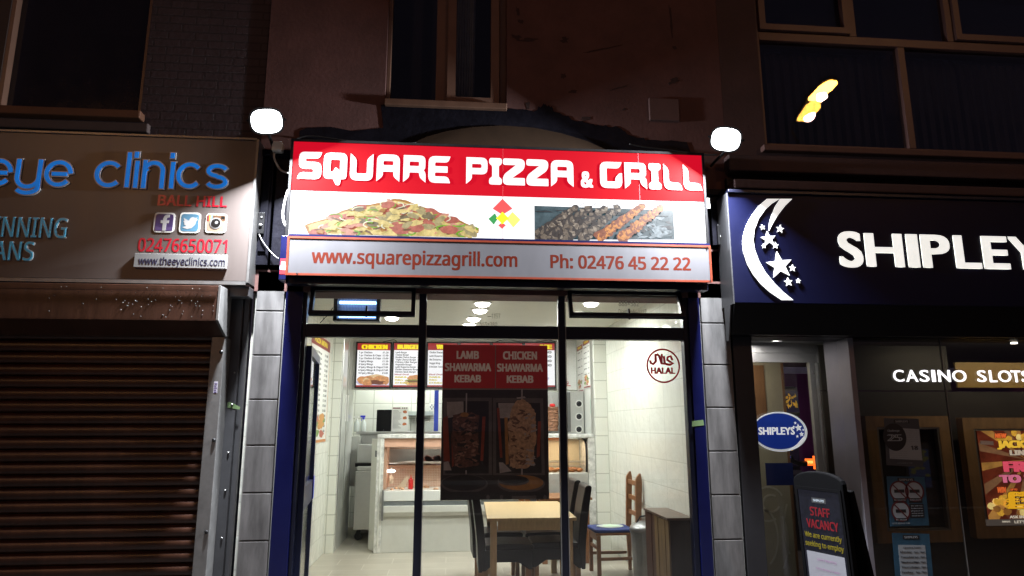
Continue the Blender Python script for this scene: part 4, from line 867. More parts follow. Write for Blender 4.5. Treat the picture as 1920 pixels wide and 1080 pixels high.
for k, (hd, rows, pr, pic) in enumerate(menus):
    x0, x1 = 666+k*64.0+(5.0*k if k < 2 else 5), 734+k*64.0+(4.0*k if k < 2 else 4)
    if k == 0: x0, x1 = 666, 734
    elif k == 1: x0, x1 = 735, 799
    else: x0, x1 = 799+(k-2)*61, 860+(k-2)*61
    u0, u1, v0, v1 = bx(x0, 641, x1, 728, YM)
    t = thing('menu_screen', labs[k], 'menu screen', ((u0+u1)/2, YM+.04, v0), 0, 'menu screens over the counter')
    mb = MB(); mb.box(u0+.002, u1-.002, YM+.004, YM+.044, v0, v1); shape(mb, frame_loops(u0+.002, u1-.002, v0, v1, .02), PM, -.0039, .004); mb.build('frame', m_black, t)
    U0, U1, V0, V1 = u0+.024, u1-.024, v0+.022, v1-.022; H = V1-V0; Wd = U1-U0
    mb = MB(); mb.rect(U0, U1, V0, V1, PM, -.003, 0, 0); mb.rect(U0, U1, V1-.16*H, V1, PM, .0003, .0008, 1); mb.rect(U0, U1, V0, V0+.035*H, PM, .0003, .0008, 1); mb.build('display', [sc_on, sc_red], t)
    if hd:
        mb = MB(); wd = {'CHICKEN': (.12, .92), 'BURGERS': (.1, .96), 'WRAPS': (.28, .9), 'NE': (.5, .92)}[hd]
        T(mb, hd, PM, U0+Wd*wd[0], U0+Wd*wd[1], V1-.135*H, V1-.03*H, d0=.001, d1=.0014, bold=.09); mb.build('heading', sc_yel, t)
    mb = MB(); n = max(len(rows), len(pr)); stp = {8: .068, 9: .056, 5: .083}.get(n, .1)
    for i in range(n):
        z = V1-(.235+i*stp)*H; hh = .046*H
        if i < len(rows) and rows[i]: T(mb, rows[i], PM, U0+.05*Wd, U0+Wd*(.05+.034*len(rows[i])), z, z+hh, d0=.0003, d1=.0007, bold=.06, res=1)
        if i < len(pr) and pr[i]: T(mb, pr[i], PM, U0+(.77 if hd != 'NE' else .42)*Wd, U0+(.95 if hd != 'NE' else .9)*Wd, z, z+hh*(1 if hd != 'NE' else 1.3), d0=.0003, d1=.0007, bold=.06, res=1)
    if n: mb.build('price_list', sc_ink, t)
    def q(x, y): return (U0+x*Wd, V0+y*H)
    if pic != 'none':
        mb = MB(); dd = .0009
        def e(x, y, rx, ry, mi, j=.1):
            global dd_; mb.prism([(min(max(p[0], U0), U1), max(p[1], V0+.036*H)) for p in blob(*q(x, y), rx*Wd, ry*H, j, 16, 0, rn)], PM, dd_[0], dd_[0]+.0002, mi); dd_[0] += .0003
        dd_ = [.0009]
        if pic == 'chicken':
            e(.5, .09, .5, .1, 4); e(.2, .15, .17, .09, 0); e(.62, .19, .3, .09, 1); e(.35, .13, .2, .12, 0); e(.72, .15, .24, .1, 0); e(.3, .12, .1, .08, 1); e(.9, .14, .1, .1, 0); e(.55, .1, .3, .05, 3, .3); e(.34, .1, .13, .07, 0)
        elif pic == 'burger':
            e(.72, .1, .34, .1, 1); e(.72, .2, .26, .07, 0); e(.72, .145, .3, .022, 2, .3); e(.72, .12, .28, .025, 3, .2); e(.72, .095, .24, .016, 2, .2); e(.72, .07, .26, .03, 0)
        elif pic == 'cloud':
            e(.45, .13, .3, .08, 4); e(.55, .18, .25, .07, 4); e(.35, .1, .2, .05, 1)
        mb.build('food_picture', sc_food, t)
    if pic in ('burger', 'meal'):
        mb = MB(); mz = .29
        T(mb, 'Meal Deal', PM, *[U0+Wd*v for v in (.04, .5)], V0+H*.26, V0+H*.3, d0=.003, d1=.0034, bold=.07, mi=0, res=1)
        for i, s_ in enumerate(('Drink &', 'Fries', '£1 Extra')):
            ww = (.4, .28, .45)[i]
            T(mb, s_, PM, U0+Wd*.05, U0+Wd*(.05+ww), V0+H*(.2-.065*i), V0+H*(.24-.065*i), d0=.003, d1=.0033, bold=.11, mi=1, res=1)
            T(mb, s_, PM, U0+Wd*.05, U0+Wd*(.05+ww), V0+H*(.2-.065*i), V0+H*(.24-.065*i), d0=.0034, d1=.0038, bold=.03, mi=2, res=1)
        mb.build('meal_lettering', [sc_red, sc_ink, sc_yel], t)
x0, x1, z0, z1 = bx(1058, 714, 1070, 724, YM+.045)
t = thing('no_smoking_sign', 'small no smoking sign on the white bulkhead beside the menu screens', 'sign', ((x0+x1)/2, YM+.04, z0)); q = FP(YM+.0445)
mb = MB(); mb.rect(x0, x1, z0, z1, q, .0, .002, 0); mb.rect(x0, x1, z0, z0+.012, q, .0021, .0025, 1); mb.build('sign_plate', [m_white, m_hred], t)
mb = MB(); cx, cz = x0+.04, (z0+z1)/2+.006; shape(mb, ring(cx, cz, .028, .021, 20), q, .0026, .003, 0); stroke(mb, [(cx-.02, cz+.02), (cx+.02, cz-.02)], .007, q, .0031, .0034, 0); mb.rect(cx-.018, cx+.018, cz-.004, cz+.004, q, .002, .0026, 1); mb.build('symbol', [m_hred, m_black], t)
cable([(718, 641, 4.49), (728, 639, 4.48), (738, 637, 4.48), (744, 640, 4.49)], .005, m_cable_b, 'thin black cable looping above the gap between the chicken and burger menus')
cable([(930, 641, 4.49), (940, 638, 4.48), (955, 637, 4.48), (970, 640, 4.48), (990, 641, 4.49)], .005, m_cable_b, 'thin black cable above the menu screens behind the dark poster top edge')
cable([(1005, 641, 4.49), (1018, 639, 4.48), (1030, 638, 4.48), (1042, 641, 4.49)], .005, m_cable_b, 'thin black cable above the menu screen ending in NE')

# insect killer
YI = .75; x0, x1, z0, z1 = bx(625, 553, 713, 602, YI); PI_ = FP(YI)
t = thing('insect_killer', 'black framed insect killer with two glowing blue tubes behind the left vent window', 'insect killer', ((x0+x1)/2, YI+.06, z0))
mb = MB(); mb.box(x0, x0+.035, YI, YI+.11, z0, z1); mb.box(x1-.035, x1, YI, YI+.11, z0, z1); mb.box(x0+.035, x1-.035, YI, YI+.11, z0, z0+.02); mb.box(x0+.035, x1-.035, YI, YI+.11, z1-.02, z1); mb.box(x0+.035, x1-.035, YI+.1, YI+.108, z0+.02, z1-.02); mb.build('housing', m_black, t, bevel=.004)
m_uv = M('blue_tube_glow', (.3, .55, 1), .3, emit=6)
for k in (.22, .74):
    mb = MB(); z = z0+(z1-z0)*k; mb.tube([(x0+.045, YI+.055, z), (x1-.045, YI+.055, z)], .015, 10); mb.build('tube', m_uv, t, smooth=True)
mb = MB(); mb.box(x0+.036, x1-.036, YI+.092, YI+.0985, z0+.021, z1-.021); mb.build('reflector', M('grey_reflector', (.2, .22, .3), .5), t)
mb = MB()
for k in range(26): x = x0+.042+k*(x1-x0-.084)/25; mb.box(x-.0014, x+.0014, YI+.004, YI+.007, z0+.021, z1-.021)
for z in (.06, .46, .94): mb.box(x0+.036, x1-.036, YI+.0075, YI+.0095, z0+(z1-z0)*z-.0015, z0+(z1-z0)*z+.0015)
mb.build('guard_grille', m_steel, t)
mb = MB(); mb.tube([(x0+.06, YI+.05, z1), (x0+.06, YI+.05, ZC)], .002, 6); mb.tube([(x1-.06, YI+.05, z1), (x1-.06, YI+.05, ZC)], .002, 6); mb.build('hanging_chain', m_steel, t)
cable([(600, 606, .75), (606, 599, .75), (615, 590, .75), (624, 577, .76)], .004, m_cable_b, 'thin black flex curving to the blue insect killer')

# odds and ends on the walls
x0, x1, z0, z1 = bx(645, 741, 659, 790, 4.2)
t = thing('wall_notice', 'blank white paper sheet on the glossy panel beside the wall cabinet', 'notice', (-1.398, 4.2, z0)); mb = MB(); mb.box(-1.3995, -1.397, 4.0, 4.3, z0, z1); mb.build('sheet', m_white, t)
# wall menus
def wallposter(name, lab, pl, u0, u1, v0, v1, heads, lines, pic=True, border=False):
    t = thing(name, lab, 'menu poster', pl.p((u0+u1)/2, v0, .002))
    mb = MB(); mb.rect(u0, u1, v0, v1, pl, .001, .005, 0); H = v1-v0; W_ = u1-u0
    mb.build('sheet', M('poster_paper', (.72, .72, .68), .35), t)
    mb = MB(); mb.rect(u0+.004, u1-.004, v1-.11*H, v1-.004, pl, .0052, .006, 0); mb.rect(u0+.004, u1-.004, v0+.004, v0+.03*H, pl, .0052, .006, 1 if border else 0)
    if border:
        mb.rect(u0+.004, u0+.02, v0+.031*H, v1-.111*H, pl, .0052, .006, 1); mb.rect(u1-.02, u1-.004, v0+.031*H, v1-.111*H, pl, .0052, .006, 1)
    mb.build('banner', [M('poster_crimson', (.2, .012, .02), .4), M('poster_orange', (.5, .2, .05), .4)], t)
    mb = MB(); T(mb, heads, pl, u0+.15*W_, u0+.85*W_, v1-.08*H, v1-.03*H, d0=.0062, d1=.0068, bold=.05); mb.build('heading', M('poster_yellow', (.7, .55, .05), .5), t)
    mb = MB()
    for i in range(lines):
        z = v1-(.16+i*.78/lines)*H
        s_ = rn.choice(('Lamb', 'Chicken', 'Mixed', 'Veggie', 'Special', 'Large'))+rn.choice((' Wrap', ' Kebab', ' Meal', ' Pizza'))
        T(mb, s_, pl, u0+.12*W_, u0+.55*W_, z-.012*H, z+.012*H, d0=.0052, d1=.0057, bold=.02, res=1)
        T(mb, '£%d.00' % rn.randint(3, 9), pl, u0+.72*W_, u0+.9*W_, z-.012*H, z+.012*H, d0=.0052, d1=.0057, bold=.02, res=1)
    mb.build('price_list', M('poster_ink', (.05, .045, .045), .5), t)
    if pic:
        mb = MB(); dd = .006
        for k in range(10):
            mb.prism(blob(u0+W_*rn.uniform(.2, .8), v0+H*rn.uniform(.08, .24), W_*.12, H*.035, .3, 10, 0, rn), pl, dd, dd+.0002, k % 3); dd += .0003
        mb.build('food_picture', [M('print_gold', (.5, .25, .08), .5), M('print_green', (.15, .25, .05), .5), M('print_rose', (.4, .12, .08), .5)], t)
    return t
pL = PL((WL, 0, 0), (0, 1, 0)); pL.n = Vector((1, 0, 0))
wallposter('wall_menu', 'large orange edged menu poster on the tiled left wall behind the open door', pL, 2.05, 3.25, 1.38, 2.62, 'PIZZA MENU', 16, border=True)
pR = PL((1.9, 0, 0), (0, -1, 0))
wallposter('wall_menu', 'narrow menu poster with wraps nearer the screens on the white partition', pR, -4.42, -3.98, 2.05, 2.72, 'WRAPS', 5)
wallposter('wall_menu', 'narrow menu poster nearer the street on the white partition', pR, -3.95, -3.5, 2.08, 2.75, 'KEBABS', 7)

# serving counter
CT = thing('serving_counter', 'white and marble serving counter with chilled glass display under a marble shelf', 'counter', (.45, 3.5, .02))
YC = 3.46; CX0, CX1 = at(705, 900, YC).x, 1.925
m_marb = M('white_marble', (.6, .6, .57), .25, var=.35, vs=14, stretch=(1, 1, 1)); m_lam = M('pale_laminate', (.62, .62, .57), .35, var=.05)
czt = at(900, 814, YC).z
mb = MB(); mb.box(CX0-.0, CX1, YC-.015, YC+.72, czt-.05, czt); mb.build('marble_top', m_marb, CT, bevel=.006)
e1 = at(718, 900, YC).x
mb = MB(); mb.box(CX0, e1, YC-.01, YC+.72, .022, czt-.051); mb.build('marble_end', m_marb, CT, bevel=.004); mb = MB(); mb.box(CX1-.09, CX1, YC-.01, YC+.72, .022, czt-.051); mb.build('marble_end', m_marb, CT, bevel=.004)
zc = lambda y: at(760, y, YC).z
HX = 1.02   # chilled part ends, hot part begins
mb = MB(); mb.box(e1+.001, CX1-.091, YC+.03, YC+.06, .022, zc(966)); mb.build('kick_panel', m_lam, CT)
mb = MB(); mb.box(e1+.001, HX, YC, YC+.06, zc(965), zc(949)); mb.prism([(YC+.01, zc(948)), (YC-.03, zc(948)), (YC-.03, zc(960)), (YC-.0, zc(968)), (YC+.01, zc(968))], PL((e1+.02, 0, 0), (0, 1, 0)), 0, HX-e1-.02); mb.build('bumper', m_lam, CT, bevel=.004)
mb = MB(); mb.box(e1+.001, HX, YC-.005, YC+.06, zc(948.6), zc(940)); mb.build('grey_rail', M('grey_glossy_rail', (.2, .22, .22), .15, .3), CT)
mb = MB(); mb.box(e1+.001, HX, YC-.012, YC+.6, zc(939.5), zc(920)); mb.build('front_ledge', M('white_coated_steel', (.75, .76, .72), .25, var=.03), CT, bevel=.006)
mb = MB(); mb.box(e1-.004, e1+.02, YC-.05, YC-.011, zc(975), zc(918)); mb.build('corner_post', m_alu, CT, bevel=.005)
m_pink = brick_mat('pink_display_mesh', (.66, .4, .3), (.62, .37, .27), (.8, .66, .56), .022, .022, .0035, 'XZ', offset=0, rough=.4, bump=.1)
m_pinkp = M('pink_panel', (.7, .42, .3), .4, var=.06)
mb = MB(); mb.box(e1+.001, HX, YC+.5, YC+.52, zc(919.5), zc(880)); mb.box(e1+.001, HX, YC+.6, YC+.62, zc(879), zc(826)); mb.build('display_back', [m_pink], CT)
mb = MB(); mb.box(e1+.001, HX, YC+.02, YC+.05, zc(838), czt-.052); mb.box(e1+.001, e1+.03, YC+.06, YC+.5, zc(918), czt-.052); mb.box(e1+.031, HX, YC+.44, YC+.499, zc(882), zc(876)); mb.build('salmon_trim', m_pinkp, CT)
mb = MB(); mb.box(e1+.031, HX-.02, YC+.46, YC+.59, zc(872), zc(845)); mb.tube([(e1+.04, YC+.42, zc(871)), (HX-.02, YC+.42, zc(871))], .016, 8); mb.build('display_shelf', m_steel, CT)
mb = MB(); mb.box(e1+.002, HX-.002, YC+.004, YC+.009, zc(919), zc(839)); mb.build('front_glass', m_glass_thin, CT)
light('display_lamp', 'AREA', ((e1+HX)/2, YC+.3, czt-.08), 5, (1, .9, .78), CT, shape='RECTANGLE', size=1.4, size_y=.1)
# hot display on the right
mb = MB(); mb.box(HX+.005, CX1-.095, YC-.005, YC+.6, zc(935), zc(889)); mb.build('hot_base', M('pale_steel', (.5, .5, .47), .35, .5, var=.08), CT, bevel=.01)
mb = MB(); mb.box(HX+.005, CX1-.095, YC+.0, YC+.03, zc(966)+.002, zc(936)); mb.build('hot_panel', m_greypanel, CT)
cv = [(YC+.02, zc(888)), (YC+.0, zc(870)), (YC+.0, zc(850)), (YC+.03, zc(834)), (YC+.1, zc(827)), (YC+.25, zc(825.5))]
mb = MB()
for i in range(len(cv)-1):
    (a, b), (c, d) = cv[i], cv[i+1]; mb.add([(HX+.03, a, b), (CX1-.12, a, b), (CX1-.12, c, d), (HX+.03, c, d)], [(0, 1, 2, 3)])
mb.build('curved_glass', m_glass_thin, CT, smooth=True)
mb = MB(); mb.tube([(CX1-.11, a, b) for a, b in cv], .015, 8); mb.tube([(HX+.02, a, b) for a, b in cv], .015, 8); mb.build('glass_edge', m_blackmetal, CT, smooth=True)
mb = MB(); mb.box(HX+.01, CX1-.1, YC+.55, YC+.57, zc(888), zc(826)); mb.build('hot_back', M('warm_steel', (.62, .56, .42), .4, var=.05), CT)
mb = MB(); zz = zc(869)
for k in range(26): x = HX+.05+k*(CX1-HX-.2)/25; mb.tube([(x, YC+.06, zz), (x, YC+.5, zz)], .004, 5)
mb.tube([(HX+.03, YC+.06, zz), (CX1-.12, YC+.06, zz)], .006, 6); mb.tube([(HX+.03, YC+.06, zz-.05), (CX1-.12, YC+.06, zz-.05)], .005, 6); mb.build('wire_rack', m_steel, CT)
mb = MB(); mb.box(HX+.05, CX1-.35, YC+.1, YC+.5, czt-.07, czt-.053); mb.build('heater_bar', M('orange_heater', (.6, .18, .05), .4, emit=.25), CT)
light('hot_lamp', 'AREA', ((HX+CX1)/2, YC+.3, czt-.09), 4, (1, .78, .5), CT, shape='RECTANGLE', size=.6, size_y=.1)
def food(name, lab, n, x0, x1, y0, y1, z, mt, r):
    mb = MB()
    for k in range(n):
        c = Vector((rn.uniform(x0, x1), rn.uniform(y0, y1), z+r*.5)); q = []; bm_ = bmesh.new(); bmesh.ops.create_icosphere(bm_, subdivisions=2, radius=r)
        s_ = (rn.uniform(.7, 1.5), rn.uniform(.6, 1.1), rn.uniform(.5, .8))
        vs = [c+Vector((v.co.x*s_[0]*(1+rn.uniform(-.15, .15)), v.co.y*s_[1]*(1+rn.uniform(-.15, .15)), v.co.z*s_[2])) for v in bm_.verts]
        mb.add(vs, [tuple(v.index for v in f.verts) for f in bm_.faces]); bm_.free()
    return tag(mb.build(name, mt, smooth=True), lab, 'food', kind='stuff')
food('fried_chicken', 'heap of golden fried chicken in the heated display', 60, HX+.06, CX1-.15, YC+.08, YC+.45, zc(888), M('fried_crust', (.42, .16, .05), .6, var=.4, vs=30, bump=.6, bs=80), .035)
food('salad', 'chopped salad and sauces in trays in the chilled display', 60, e1+.06, HX-.1, YC+.08, YC+.4, zc(921), M('salad_mix', (.6, .34, .2), .6, var=.5, vs=20), .026)
# bottles and trays in the chilled display
def bottle(px, ytop, ybot, Y, mt, capm, lab, r=.03):
    p = at(px, ybot, Y); h = at(px, ytop, Y).z-p.z
    t = thing('squeeze_bottle', lab, 'bottle', p, 0, 'squeeze bottles in the display')
    mb = MB(); mb.lathe([(r*.95, 0), (r, .01), (r, h*.62), (r*.75, h*.7), (r*.4, h*.72)], p, 16); mb.build('bottle_body', mt, t, smooth=True)
    mb = MB(); mb.lathe([(r*.6, h*.7), (r*.55, h*.76), (r*.22, h*.8), (r*.1, h)], p, 12); mb.build('nozzle', capm, t, smooth=True)
m_ket = M('ketchup_red', (.6, .02, .02), .3); m_mus = M('mustard_yellow', (.75, .45, .03), .3); m_may = M('cream_plastic', (.75, .6, .45), .35)
bottle(770, 890, 917, YC+.2, m_ket, m_ket, 'red ketchup bottle standing in the chilled display'); bottle(782.5, 888, 917, YC+.22, m_mus, m_mus, 'yellow mustard bottle half hidden by the left mullion'); bottle(733, 889, 906, YC+.3, m_may, m_may, 'cream sauce bottle under the white lamp reflection in the display', .032)
p = at(733, 883, YC+.3)
t = thing('reflection_globe', 'round glowing globe standing in for a white reflection in the chilled display above the cream bottle', 'lamp', p)  # globe modelled to glow in place of a reflection
mb = MB(); mb.lathe([(.0, .022), (.04, .018), (.062, .004), (.06, -.012), (.03, -.022), (.0, -.024)], p, 20); mb.build('globe', M('white_globe', (1, .98, .95), .4, emit=2.6), t, smooth=True); mb = MB(); mb.tube([p+Vector((0, 0, .02)), p+Vector((0, .1, .03)), p+Vector((0, .18, .03))], .01, 8); mb.build('stem', m_white, t)
p = at(752, 910, YC+.25); t = thing('chopping_board', 'cream plastic board leaning in the chilled display', 'board', p); pl = PL(p, (1, 0, 0), (.35, .1, 1)); mb = MB(); mb.prism(rounded([(-.05, -.04, .01), (.06, -.04, .01), (.06, .12, .02), (.03, .12, .02)]), pl, 0, .012); mb.build('board_sheet', m_may, t, bevel=.003)
p = at(812, 870, YC+.3); p.z = zc(876)+.002
t = thing('glass_bowl', 'clear tub of raw meat at the right of the chilled display shelf', 'tub', (p.x, YC+.47, p.z)); bz = p.z; bxx = p.x
mb = MB(); mb.add([(bxx-.14, YC+.445, bz), (bxx+.16, YC+.445, bz), (bxx+.16, YC+.498, bz), (bxx-.14, YC+.498, bz), (bxx-.17, YC+.445, bz+.26), (bxx+.16, YC+.445, bz+.26), (bxx+.16, YC+.498, bz+.26), (bxx-.17, YC+.498, bz+.26)], [(3, 2, 1, 0), (0, 1, 5, 4), (1, 2, 6, 5), (3, 0, 4, 7)]); mb.build('tub_body', m_glass_thin, t)
mb = MB()
for k in range(26): mb.prism(blob(bxx+rn.uniform(-.1, .12), bz+.05+rn.uniform(-.03, .05), .04, .025, .3, 9, 0, rn), FP(YC+.47), rn.uniform(-.01, .01), .02)
mb.build('meat_pieces', M('raw_meat', (.3, .12, .1), .5, var=.4, vs=30), t)
# open counter flap
q0, q1 = at(690, 1025, 3.72), at(706, 1034, 3.44); q0.z = q1.z = 0
u = (q1-q0).normalized(); pf = PL((q0.x, q0.y, 0), u); L_ = (q1-q0).length
t = thing('counter_door', 'narrow white counter door standing open beside the marble end', 'counter door', (q0.x, q0.y, .02)); mb = MB(); mb.rect(0, L_, .03, at(698, 823, 3.6).z, pf, -.02, 0); o = mb.build('door_panel', m_lam, t, bevel=.003); mb = MB(); mb.rect(L_*.45, L_*.75, 1.18, 1.26, pf, .0005, .0015); mb.build('sticker', m_greypanel, t)

# back shelf and things on it
YK = 4.95
zk = at(740, 809, YK).z; kx0, kx1 = at(668, 812, YK).x, at(825, 812, YK).x
t = thing('back_bench', 'steel kitchen bench with shelf along the back wall', 'bench', ((kx0+kx1)/2, YK+.2, .02))
mb = MB(); mb.box(kx0, kx1, YK, YK+.5, zk-.035, zk); mb.build('bench_top', m_steel, t, bevel=.004)
mb = MB(); mb.box(kx0+.05, kx1, YK+.05, YK+.5, .03, zk-.036); mb.build('bench_body', M('dull_steel', (.42, .42, .4), .35, .6, var=.1), t)
def on(px0, px1, y0, Y): a, b, c, d = bx(px0, y0, px1, 809, Y); return a, b, zk, d
a, b, c, d = on(706, 734, 768, YK+.12)
t = thing('tablet', 'black tablet propped upright on the steel bench', 'tablet', ((a+b)/2, YK+.12, c)); mb = MB(); pt = PL((0, YK+.1, c), (1, 0, 0), (0, .08, 1)); mb.prism(rounded([(a, .001, .012), (b, .001, .012), (b, d-c, .012), (a, d-c, .012)]), pt, -.012, 0); mb.build('tablet_body', M('tablet_black', (.006, .006, .007), .4, spec=.08), t); mb = MB(); mb.prism(arc((a+b)/2, .02, .008, .008, 0, 330, 11), pt, .0003, .001); mb.prism(arc((a+b)/2, d-c-.015, .005, .005, 0, 330, 11), pt, .0003, .001); mb.build('button', m_greypanel, t)
a, b, c, d = on(735, 765, 763, YK+.2); pt = PL((0, YK+.2, c), (1, 0, 0), (0, .06, 1))
t = thing('menu_leaflet', 'printed white menu leaflet standing beside the black tablet', 'leaflet', ((a+b)/2, YK+.2, c)); mb = MB(); mb.rect(a, b, .001, d-c, pt, -.004, 0); mb.build('sheet', m_white, t)
mb = MB(); h = d-c; mb.rect(a+.005, a+.5*(b-a), h-.025, h-.008, pt, .0005, .001)
for k in range(3): mb.rect(a+(.6+.13*k)*(b-a), a+(.68+.13*k)*(b-a), h-.025, h-.008, pt, .0005, .001)
for k in range(3): mb.prism(blob(b-.05, h*(.8-.25*k), .034, .022, .2, 10, 0, rn), pt, .0005, .001, 1)
for k in range(16): mb.rect(a+.012, a+.012+(b-a)*rn.uniform(.3, .55), h*(.86-.048*k)-.003, h*(.86-.048*k)+.002, pt, .0005, .001, 2)
mb.build('leaflet_print', [M('leaflet_maroon', (.14, .02, .03), .5), M('leaflet_food', (.4, .12, .04), .5, var=.4), M('leaflet_ink', (.22, .21, .2), .5)], t)
def spray(px, Y, lab, colr, h=.2):
    p = at(px, 809, Y); p.z = zk; t = thing('spray_bottle', lab, 'spray bottle', p, 0, 'spray bottles on the bench')
    mb = MB(); mb.lathe([(.04, 0), (.042, .01), (.042, h*.5), (.02, h*.68), (.016, h*.74)], p, 16); mb.build('bottle_body', M('clear_plastic_'+lab[:5], (.6, .64, .62), .15, spec=.6), t, smooth=True)
    mb = MB(); q = p+Vector((0, 0, h*.74)); mb.lathe([(.018, 0), (.018, .02), (.012, .03)], q, 10); mb.box(q.x-.05, q.x+.025, q.y-.012, q.y+.012, q.z+.03, q.z+.06); mb.tube([(q.x-.02, q.y, q.z+.03), (q.x-.035, q.y, q.z), (q.x-.03, q.y, q.z-.025)], .006, 6); mb.build('trigger', colr, t, bevel=.004)
spray(681, YK+.1, 'spray bottle with a blue trigger on the steel bench', M('blue_trigger', (.02, .03, .5), .35), .24); spray(668.5, YK+.08, 'clear spray bottle with a pale trigger at the left end of the bench', m_white, .23)
a, b, c, d = bx(765, 775, 800, 779, YB-.2)
t = thing('wall_shelf', 'short pale wall shelf between the leaflet and the left mullion', 'shelf', ((a+b)/2, YB-.1, c)); mb = MB(); mb.box(a, b+.1, YB-.2, YB-.001, c, d); mb.box(a, b+.1, YB-.22, YB-.201, c-.0, d+.03); mb.build('shelf_board', M('pale_glass_shelf', (.5, .55, .52), .2), t); mb = MB(); mb.box(a+.1, a+.12, YB-.15, YB-.002, c-.08, c-.001); mb.build('bracket', m_steel, t)
a, b, c, d = on(786, 812, 792, YK+.15)
t = thing('food_tub', 'clear plastic tub on the bench right of the left mullion', 'tub', ((a+b)/2, YK+.15, c)); mb = MB(); vs = []
w_ = (b-a)/2; cx = (a+b)/2
mb.add([(cx-w_*.9, YK+.1, c+.001), (cx+w_*.9, YK+.1, c+.001), (cx+w_*.9, YK+.3, c+.001), (cx-w_*.9, YK+.3, c+.001), (cx-w_, YK+.08, d), (cx+w_, YK+.08, d), (cx+w_, YK+.32, d), (cx-w_, YK+.32, d)], [(3, 2, 1, 0), (0, 1, 5, 4), (1, 2, 6, 5), (2, 3, 7, 6), (3, 0, 4, 7)]); mb.build('tub_body', M('frosted_plastic', (.6, .64, .6), .3), t)
mb = MB(); mb.box(cx-w_-.01, cx+w_+.01, YK+.07, YK+.33, d+.0005, d+.012); mb.build('lid', m_white, t, bevel=.003)
a, b, c, d = bx(806, 757, 822, 768, YB-.01)
mb = MB()
for k in range(6):
    for j in range(3): 
        if (k+j) % 2: mb.box(a+k*.022, a+k*.022+.02, YB-.006, YB-.003, c+j*.03, c+j*.03+.025)
t = thing('notice_sheet', 'small printed notice on the back wall tiles beside the blue post', 'notice', ((a+b)/2, YB-.005, c)); mb2 = MB(); mb2.box(a-.01, b+.01, YB-.0025, YB-.0005, c-.01, d+.01); mb2.build('sheet', m_white, t); mb.build('notice_print', M('notice_ink', (.2, .2, .22), .6), t)
a, b, c, d = bx(814, 729, 822, 812, 5.3)
mb = MB(); mb.box(a, b, 5.3, 5.4, .021, ZC-.001); tag(mb.build('blue_post', M('bright_blue_paint', (.02, .05, .4), .4)), 'slim blue post by the back wall behind the left mullion', 'post')
# steel equipment at the left
def steelbox(name, lab, cat, x0, x1, y0, y1, z0, z1, mt):
    t = thing(name, lab, cat, ((x0+x1)/2, (y0+y1)/2, z0)); mb = MB(); mb.box(x0, x1, y0, y1, z0, z1); mb.build('cabinet_body', mt, t, bevel=.008); return t
a, b, c, d = bx(650, 818, 673, 912, 4.77)
t = steelbox('wall_cabinet', 'grey steel cabinet fixed to the wall above the dark gap', 'cabinet', -1.41, b, 4.77, 5.2, c, d, M('cabinet_grey', (.45, .45, .42), .35, .4, var=.06))
mb = MB(); mb.box(b-.02, b-.01, 4.755, 4.769, c+.1, d-.1); mb.build('handle', m_steel, t)
a, b, c, d = bx(664, 884, 706, 972, 4.4)
t = steelbox('fryer', 'stainless fryer with a dark top and castors behind the counter door', 'fryer', a, b+.3, 4.42, 4.9, .16, at(680, 884, 4.4).z, m_steel)
mb = MB(); mb.box(a+.02, b+.28, 4.44, 4.88, at(680, 884, 4.4).z+.001, at(680, 884, 4.4).z+.07); mb.build('fryer_lid', m_steel, t, bevel=.015)
mb = MB()
for x in (a+.07, b+.2): mb.lathe([(.05, -.02), (.05, .02)], (x, 4.46, .075), 14, axis='Y')
mb.build('castor', m_black, t); mb = MB(); mb.box(a+.05, a+.1, 4.43, 4.47, .075, .16); mb.build('leg', m_blackmetal, t); mb = MB(); mb.box(b+.18, b+.22, 4.43, 4.47, .075, .16); mb.build('leg', m_blackmetal, t)
a, b, c, d = bx(670, 834, 700, 868, 4.5)
t = steelbox('steel_hood', 'small stainless warming box on the fryer side shelf', 'warming box', a, b+.35, 4.5, 4.93, c, d, m_steel)
mb = MB(); mb.prism([(4.46, c-.001), (4.47, c-.05), (4.9, c-.05), (4.9, c-.001)], PL((a-.02, 0, 0), (0, 1, 0)), 0, b-a+.4); mb.build('drip_tray', m_blackmetal, t)
# doner grill at the right
GX0, GX1 = at(1026, 780, 3.95).x, at(1090, 780, 3.95).x
DG = thing('doner_grill', 'upright stainless doner grill with round knobs behind the marble shelf', 'doner grill', ((GX0+GX1)/2, 4.1, czt))
gz1 = at(1060, 733, 3.95).z
mb = MB(); a = at(1058, 780, 3.95).x; mb.box(a, 1.89, 3.95, 4.3, czt+.001, gz1); mb.box(GX0-.25, a-.001, 4.25, 4.3, czt+.001, gz1); mb.build('grill_body', m_steel, DG, bevel=.005)
mb = MB(); b_ = at(1070, 780, 3.94).x; mb.box(a+.02, b_, 3.935, 3.949, czt+.02, gz1-.02); mb.build('heater_side', M('dark_steel', (.16, .16, .16), .3, .8), DG, bevel=.003)
for y in (757, 781, 805):
    p = at(1086, y, 3.93); mb = MB(); mb.lathe([(.036, 0), (.036, .012), (.024, .014), (.022, .035)], (min(p.x, 1.86), 3.949, p.z), 18, axis='Y'); mb.build('knob', m_blackmetal, DG, smooth=False)
    mb = MB(); pp = FP(3.945); shape(mb, ring(min(p.x, 1.86), p.z, .052, .042, 24), pp, 0, .004); mb.build('knob_ring', m_white, DG)
sx = at(1036, 780, 4.05).x
DM = thing('doner_meat', 'brown doner meat cone on its spit right of the dark poster', 'meat', (sx, 4.05, czt+.02))
mb = MB(); zt = at(1036, 763, 4.05).z; prof = []; N = 26
for k in range(N+1):
    tt = k/N; prof.append((.07+.05*tt+rn.uniform(-.008, .008), czt+.03+(zt-czt-.03)*tt))
vs = []; n_ = 26
